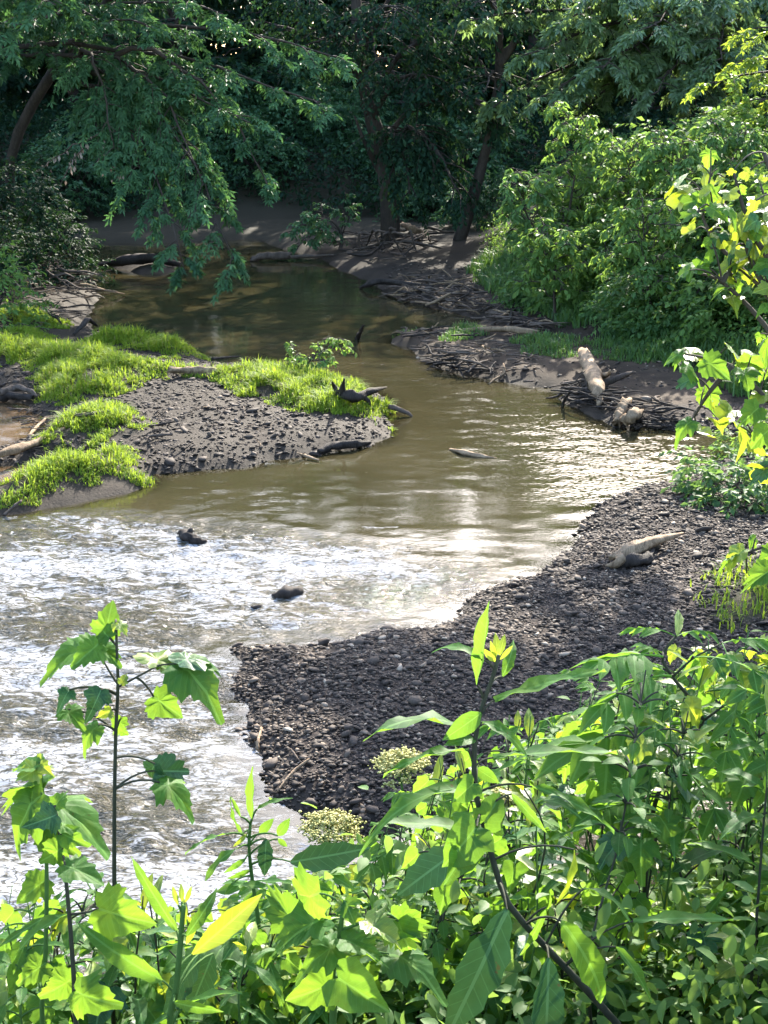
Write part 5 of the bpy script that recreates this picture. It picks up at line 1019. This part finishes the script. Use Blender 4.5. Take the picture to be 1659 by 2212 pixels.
hero('sapling', 'low sapling with pale drooping young leaves at the bottom centre', 2.9,
     [[(720, 2240), (725, 2120), (735, 2010), (745, 1945)], [(735, 2010), (800, 1985), (830, 1975)]],
     [((745, 1945), (770, 2005), -.05, FACE, 'lobed'), ((742, 1948), (722, 1975), -.04, FACE, 'lobed_yellow'), ((700, 1985), (560, 2040), -.05, UP, 'lobed'), ((760, 1960), (785, 1940), .03, UP, 'lobed_yellow'), ((790, 1990), (885, 2035), -.04, UP, 'lobed_yellow'), ((735, 2040), (610, 2080), -.05, UP, 'lobed'), ((738, 2030), (850, 2060), -.06, UP, 'lobed'),
      ((690, 1930), (570, 1965), .04, FACE, 'lobed'), ((850, 1985), (950, 2010), -.03, FACE, 'lobed'), ((860, 1990), (900, 2100), -.03, FACE, 'lobed'), ((840, 2060), (1000, 2095), -.06, UP, 'lobed'), ((640, 2000), (560, 1900), .05, FACE, 'lobed', .1), ((725, 2120), (600, 2180), -.05, FACE, 'lobed'), ((726, 2110), (830, 2180), -.05, FACE, 'heart')],
     'sapling', 7)
# the sapling leaning in from the right edge, lit through by the sun
z3 = lambda x, y: (1325 + x * .2083, 288 + y * .2083)
SY = [((1010, 180), (930, 400), 'lobed_yellow'), ((1090, 370), (970, 490), 'lobed'), ((1150, 460), (940, 540), 'lobed_yellow'), ((1420, 380), (1290, 510), 'tulip'), ((1250, 380), (1160, 440), 'tulip'), ((1000, 590), (815, 700), 'lobed_yellow'), ((1130, 680), (1020, 790), 'tulip'),
      ((870, 820), (625, 885), 'tulip_green'), ((880, 850), (765, 955), 'tulip'), ((1150, 760), (1400, 910), 'lobed_yellow'), ((1610, 700), (1350, 770), 'lobed_yellow'), ((1500, 900), (1260, 1010), 'lobed_deep'), ((1510, 1000), (1310, 1170), 'lobed'), ((850, 1000), (615, 1075), 'tulip'),
      ((1090, 950), (940, 990), 'tulip'), ((1000, 1100), (890, 1190), 'lobed'), ((1270, 1170), (1095, 1265), 'tulip'), ((1000, 1200), (1010, 1350), 'tulip_green'), ((1110, 1030), (1010, 1210), 'lobed_deep'), ((990, 1400), (815, 1340), 'tulip_green'), ((790, 1420), (565, 1485), 'tulip_green'), ((1250, 1530), (1272, 1780), 'lobed_yellow'),
      ((1190, 1480), (1200, 1570), 'tulip'), ((1610, 1340), (1400, 1390), 'lobed'), ((1610, 1480), (1490, 1520), 'lobed'), ((1610, 1600), (1430, 1650), 'lobed_yellow'), ((1610, 1790), (1400, 1890), 'lobed'), ((1530, 2080), (1490, 2210), 'lobed_yellow'), ((1480, 700), (1420, 860), 'tulip'), ((1200, 600), (1240, 740), 'tulip'),
      ((1300, 560), (1400, 700), 'lobed'), ((1240, 1250), (1130, 1360), 'lobed_deep'), ((1400, 1120), (1480, 1280), 'lobed_deep'), ((1540, 560), (1640, 700), 'lobed_yellow'), ((1500, 480), (1620, 520), 'tulip'), ((900, 700), (660, 680), 'tulip_green'), ((1120, 860), (1020, 900), 'tulip')]
SY = [(z3(*a), z3(*b), k) for a, b, k in SY] + [((1475, 768), (1412, 763), 'lobed'), ((1475, 762), (1575, 776), 'lobed_yellow'), ((1520, 778), (1602, 824), 'lobed_yellow'), ((1500, 815), (1438, 840), 'lobed_deep'), ((1530, 848), (1552, 892), 'tulip'), ((1495, 908), (1432, 950), 'lobed'), ((1470, 790), (1560, 800), 'lobed'),
      ((1622, 950), (1658, 1000), 'lobed_yellow'), ((1600, 1198), (1512, 1226), 'lobed'), ((1632, 1163), (1592, 1186), 'lobed'), ((1640, 880), (1585, 925), 'lobed'), ((1660, 930), (1600, 980), 'lobed'), ((1660, 850), (1600, 880), 'lobed_yellow'), ((1660, 790), (1618, 830), 'lobed'), ((1660, 1010), (1590, 1050), 'lobed_deep'), ((1670, 1230), (1590, 1270), 'lobed')]
dS = 5.3
ft = down_to_ground(pt(1760, 1000, dS)); sp = Plant('sapling', ft, 'sunlit sapling leaning in from the right edge with glowing yellow lobed leaves', 'sapling', None, 'twig', 30)
sp.stem([ft, pt(1755, 1300, dS), pt(1735, 1000, dS), pt(1715, 700, dS), pt(1690, 450, dS), pt(1650, 330, dS)], [.035, .028, .02, .008], 30, 7)
for br in (((1718, 760), (1660, 640), (1580, 560), (1520, 480), (1535, 380)), ((1712, 700), (1640, 560), (1600, 430), (1585, 370)), ((1725, 820), (1650, 700), (1560, 610), (1490, 585)), ((1705, 640), (1620, 500), (1540, 455), (1495, 460)),
           ((1735, 980), (1670, 880), (1580, 790), (1480, 765)), ((1580, 790), (1530, 850), (1500, 900)), ((1740, 1100), (1690, 990), (1630, 945)), ((1750, 1240), (1680, 1180), (1610, 1195)), ((1560, 610), (1575, 590), (1590, 610)), ((1660, 640), (1610, 520), (1650, 430))):
    sp.stem([pt(u, v, dS + .04 * k) for k, (u, v) in enumerate(br)], [.012, .004], 10, 5)
for i_, (a, b, k) in enumerate(SY):
    if k == 'lobed_yellow' and i_ % 3 == 0: k = 'lobed'
    off = sp.r.normal(0, .12); nh = np.array(FACE) * sp.r.uniform(.2, .9) + np.array(UP) * sp.r.uniform(.2, 1) + sp.r.normal(0, .3, 3); sp.leaf(pt(*a, dS + off), pt(*b, dS + off + sp.r.uniform(-.08, .05)), nh, k, sc=.78)
r = np.random.default_rng(31)
for i in range(46):
    q = sp.paths[r.integers(1, len(sp.paths))]; b = q[r.integers(2, len(q))] + r.normal(0, .07, 3); dd = nrm(np.array([r.normal(0, 1), r.normal(0, .7), r.normal(-.5, .4)])); sp.leaf(b, b + dd * r.uniform(.08, .13), (r.normal(0, .3), -.3, 1), ('lobed', 'lobed_yellow', 'tulip', 'lobed_yellow')[r.integers(4)])
for i in range(30):
    t = r.uniform(.25, .95); q = sp.paths[0]; b = q[int(t * 29)] + r.normal(0, .12, 3) + (.05, 0, 0); dd = nrm(np.array([r.normal(0, 1), r.normal(0, .7), r.normal(-.4, .4)])); sp.leaf(b, b + dd * r.uniform(.1, .18), (r.normal(0, .3), -.3, 1), ('lobed', 'lobed_yellow', 'lobed_deep')[r.integers(3)])
sp.done()
# the bushy plant with leaves of many leaflets, at the right
hero('compound_leaf_shrub', 'bushy plant with leaflet bearing leaves and a forked dark stem at the right', 4.2,
     [[(1390, 1990), (1400, 1830), (1415, 1735), (1455, 1635), (1520, 1560), (1455, 1465), (1430, 1418), (1460, 1375)], [(1515, 1560), (1600, 1500), (1680, 1470)], [(1455, 1460), (1500, 1420), (1560, 1390)], [(1520, 1570), (1600, 1600), (1680, 1640)]],
     [((1432, 1418), (1270, 1385), -.2, UP, 'compound'), ((1450, 1460), (1290, 1430), -.25, UP, 'compound'), ((1460, 1375), (1358, 1310), .1, UP, 'compound'), ((1460, 1376), (1550, 1325), .1, UP, 'compound'), ((1462, 1374), (1470, 1310), .1, FACE, 'bright'), ((1500, 1420), (1660, 1400), -.15, UP, 'compound'), ((1560, 1390), (1690, 1350), .1, UP, 'compound'),
      ((1515, 1558), (1195, 1560), -.3, UP, 'compound'), ((1500, 1540), (1330, 1490), .1, UP, 'compound'), ((1600, 1500), (1700, 1560), -.2, UP, 'compound'), ((1600, 1500), (1560, 1600), -.3, UP, 'compound'), ((1455, 1640), (1290, 1600), -.2, UP, 'compound'), ((1450, 1640), (1580, 1720), -.3, UP, 'compound'), ((1420, 1730), (1260, 1720), -.2, UP, 'compound'), ((1415, 1740), (1540, 1790), -.2, UP, 'compound'),
      ((1600, 1600), (1700, 1700), -.2, UP, 'compound'), ((1410, 1800), (1300, 1850), -.2, UP, 'compound'), ((1560, 1390), (1600, 1460), -.2, UP, 'compound'), ((1430, 1420), (1380, 1360), .2, UP, 'compound'), ((1640, 1480), (1650, 1420), .1, UP, 'compound')], 'shrub', 8, 'stem_purple', (.009, .004))
# domes of tiny pale flowers
def flower_head(u, v, d, rw, label, seed):
    c = pt(u, v, d); r = np.random.default_rng(seed); ft = down_to_ground(c, .1); pl = Plant('flower_plant', ft, label, 'flower', None, 'stem_green', seed)
    pl.stem([ft, (ft + c) / 2 + (.04, 0, 0), c - (0, 0, .06)], [.009, .005], 12, 6)
    A = Acc(); n = 1300; nc = 30; ca = np.arange(nc) * 2.4; cq = np.sqrt((np.arange(nc) + .5) / nc) * r.uniform(.85, 1.1, nc)
    cc = np.stack([np.cos(ca) * cq * rw, np.sin(ca) * cq * rw, rw * .6 * np.sqrt(np.maximum(1.15 - cq ** 2, 0)) - rw * .3 + r.normal(0, .008, nc)], -1)
    w = r.integers(0, nc, n); P = cc[w] + r.normal(0, 1, (n, 3)) * (rw * .13, rw * .13, rw * .07) + c
    S = r.uniform(.003, .0064, n); V = (ICO_V[None] * r.uniform(.5, 1.4, (n, 12, 1))) * S[:, None, None] * np.array([1, 1, .7]) + P[:, None]; F = ICO_F[None] + (np.arange(n) * 12)[:, None, None]
    A.add(V.reshape(-1, 3), [F.reshape(-1, 3)], np.repeat(np.clip(r.normal(.5, .3, n) - .3 * (r.random(nc)[w] < .2), 0, 1), 12))
    for k in range(14):
        b = P[r.integers(n)]; pl.A.add(*tube(arc(c - (0, 0, .07), b, .01, 5), [.003, .0015], 3, cap=False), .5)
    o = obj('flower_head', A.mesh('flower_head', M['flower'], ft), pl.root); o['kind'] = 'stuff'
    q = pl.paths[0]
    for k in range(10):
        b = q[3 + k % 8]; a = k * 2.4; dd = np.array([math.cos(a), math.sin(a), .1]); pl.leaf(b + dd * .02, b + dd * r.uniform(.12, .2), (0, 0, 1), 'oval')
    pl.done()
flower_head(866, 1655, 5.0, .105, 'pale yellow dome of tiny flowers left of the big tall weed', 81)
flower_head(712, 1792, 4.6, .1, 'pale yellow dome of tiny flowers at the foot of the near gravel', 82)
flower_head(1085, 1730, 4.6, .06, 'small pinkish yellow flower dome behind the big tall weed', 83)
flower_head(1210, 1752, 5.2, .06, 'small pale flower dome over the brown pool', 84)

# ------------------------------------------------------------------ the rest of the thicket
ENV = [(-100, 1880), (0, 1880), (60, 1850), (200, 1930), (330, 1985), (450, 1950), (560, 1880), (640, 1840), (760, 1830), (820, 1800), (880, 1690), (960, 1620), (1100, 1540), (1200, 1500), (1300, 1430), (1400, 1370), (1500, 1340), (1659, 1300), (1800, 1280)]
ex, ev = zip(*ENV)
KIND = {
    'lance': ('weed', 'weed', 'lance leaved weed in the crowded thicket along the near bank', 'lance leaved weeds of the near thicket', 'tall_weed'),
    'lobed': ('sapling', 'sapling', 'lobed leaf sapling in the crowded thicket along the near bank', 'lobed leaf saplings of the near thicket', 'sapling'),
    'compound': ('shrub', 'shrub', 'leaflet bearing plant in the crowded thicket along the near bank', 'leaflet bearing plants of the near thicket', 'compound_leaf_shrub'),
    'oval': ('plant', 'plant', 'oval leaved plant in the crowded thicket along the near bank', 'oval leaved plants of the near thicket', 'oval_leaf_plant'),
    'heart': ('vine', 'vine', 'heart leaved vine twining through the thicket along the near bank', 'heart leaved vines of the near thicket', 'vine'),
}
def filler(kind, u, d, vtop, seed, vis_h=1.1):
    r = np.random.default_rng(seed); top = pt(u, vtop, d); h0 = gz1(top[0], top[1])
    if top[2] - h0 < .25: return None
    hgt = top[2] - h0
    if hgt > 1.9: return None
    _, cat, lab, grp, nm = KIND[kind]
    where = 'at the left edge of the photo' if u < 140 else 'below the tall slim sapling on the left' if u < 420 else 'under the white riffle and the near gravel edge' if u < 690 else 'below the pale flower domes' if u < 930 else 'beside the big central weed' if u < 1180 else 'in front of the forked stem shrub' if u < 1430 else 'at the right edge of the photo'
    row = 'topping the thicket ' if vtop < np.interp(u, ex, ev) + 130 else 'low in the thicket ' if vtop > 1990 else 'halfway up the thicket '
    lab = lab.split(' in the crowded')[0].split(' twining')[0] + ' ' + row + where
    
    ft = np.array([top[0] + r.normal(0, .08), top[1] + r.normal(0, .08), h0 - .03])
    pl = Plant(nm, ft, lab, cat, grp, ('stem_green', 'stem_purple')[r.integers(2)], seed)
    q = pl.stem([ft, ft + (top - ft) * .35 + r.normal(0, .05, 3), ft + (top - ft) * .7 + r.normal(0, .06, 3), top], [.0055, .002] if kind != 'heart' else [.003, .0015], 16, 5)
    vis = np.where(q[:, 2] > h0 + max(0, hgt - vis_h))[0]; lo = vis[0] / 15
    n = {'lance': 21, 'lobed': 14, 'compound': 10, 'oval': 36, 'heart': 18}[kind]
    for k in range(n):
        t = lo + (1 - lo) * (k + .5) / n; b = q[min(int(t * 15), 15)]; a = k * 2.4 + r.uniform(-.4, .4) if kind != 'oval' else (k // 2) * 1.57 + (k % 2) * 3.14 + r.uniform(-.3, .3)
        out = np.array([math.cos(a), math.sin(a), 0]); s = 1 - .45 * max(0, (t - .75) / .25)
        if kind == 'lance': pl.leaf(b + out * .01, b + out * .165 * s * r.uniform(.6, 1.25) + (0, 0, r.uniform(-.05, .12)), (0, 0, 1), 'deep' if (r.random() < .12) else ('bright' if t > .9 or r.random() < .14 else 'lance'))
        elif kind == 'lobed':
            bb = b + out * .07 * r.uniform(.6, 1.3) + (0, 0, r.uniform(0, .05)); pl.leaf(bb, bb + out * .105 * s * r.uniform(.6, 1.3) + (0, 0, r.uniform(-.1, .03)), (r.normal(0, .25), -.2, 1), ('lobed', 'lobed', 'lobed_deep')[r.integers(3)] if t < .85 else 'lobed_yellow')
        elif kind == 'compound': pl.leaf(b, b + out * .27 * s * r.uniform(.7, 1.25) + (0, 0, r.uniform(-.02, .16)), (0, 0, 1), 'compound')
        elif kind == 'oval':
            bb = b + out * r.uniform(.01, .09) + (0, 0, r.uniform(0, .04)); pl.leaf(bb, bb + out * .075 * s * r.uniform(.7, 1.3) + (0, 0, r.uniform(-.03, .03)), (r.normal(0, .2), 0, 1), 'oval')
        else:
            bb = b + out * .04; pl.leaf(bb, bb + out * .05 + (0, 0, -.06 * r.uniform(.6, 1.3)), FACE, 'heart')
    pl.done(); return pl
r = np.random.default_rng(99); nf = 0; tries = 0; leaves_n = 0
mixL = ['lobed', 'lobed', 'lance', 'heart', 'oval', 'lance']; mixR = ['compound', 'lance', 'oval', 'lance', 'oval', 'lobed', 'heart']
while nf < 250 and tries < 3500:
    tries += 1; u = r.uniform(-60, 1720); d = r.uniform(3.6, 6.6) if u > 600 else r.uniform(3.4, 4.8)
    gap = 1170 < u < 1660
    if u < 520 and r.random() < .6: continue
    env = np.interp(u, ex, ev); vt = env + abs(r.normal(0, 1)) * 260 + (0 if d > 4 else 60)
    if vt > 2200: continue
    if gap and 1610 < vt < 1880: continue
    if gap and vt < 1610 and r.random() < .3: continue
    k = (mixL if u < 750 else mixR)[r.integers(6 if u < 750 else 7)]
    p = filler(k, u, d, vt, 2000 + tries, .55 if gap and vt < 1610 else 1.1)
    if p is not None: nf += 1; leaves_n += p.nl
for k_ in range(174):
    if k_ >= 150: u = r.uniform(-40, 600); d = r.uniform(3.4, 4.4); vt = r.uniform(1890, 2120)
    elif k_ < 95: u = r.uniform(1120, 1720); d = r.uniform(3.6, 5.4); vt = r.uniform(1850, 2130)
    else: u = r.uniform(560, 1150); d = r.uniform(3.5, 4.6); vt = r.uniform(1900, 2130)
    p = filler((['lance', 'oval', 'lance', 'lobed', 'lance', 'heart'] if k_ >= 150 else ['lance', 'oval', 'lobed', 'compound', 'lance', 'heart'])[k_ % 6], u, d, vt, 9000 + k_, .6)
    if p is not None: nf += 1; leaves_n += p.nl
print('fillers', nf, 'leaves', leaves_n)
cover('undergrowth', lambda x, y, s, r: (np.interp(x, _nbx, _nby) - y > .15) & (x > -.2), (-.2, 4, 3.2, 7.6), 4200, .055, 'leaf_bush', 65, 'leafy undergrowth filling the lower right thicket between the stems', .8, OV)
cover('undergrowth', lambda x, y, s, r: (np.interp(x, _nbx, _nby) - y > .1) & (y > 3.3), (-3.5, 4.5, 3.3, 8.2), 4200, .06, 'leaf_bush', 64, 'low leafy undergrowth on the near bank under the tall weeds', .45, OV)
grass_patch('grass', [[(.3, 6.6), (4, 7.6), (4, 5), (1, 4.5)]], 260, .2, .5, M['grass'], 95, 'sunlit grass blades among the weeds at the lower right', lean=1.0, width=.007)
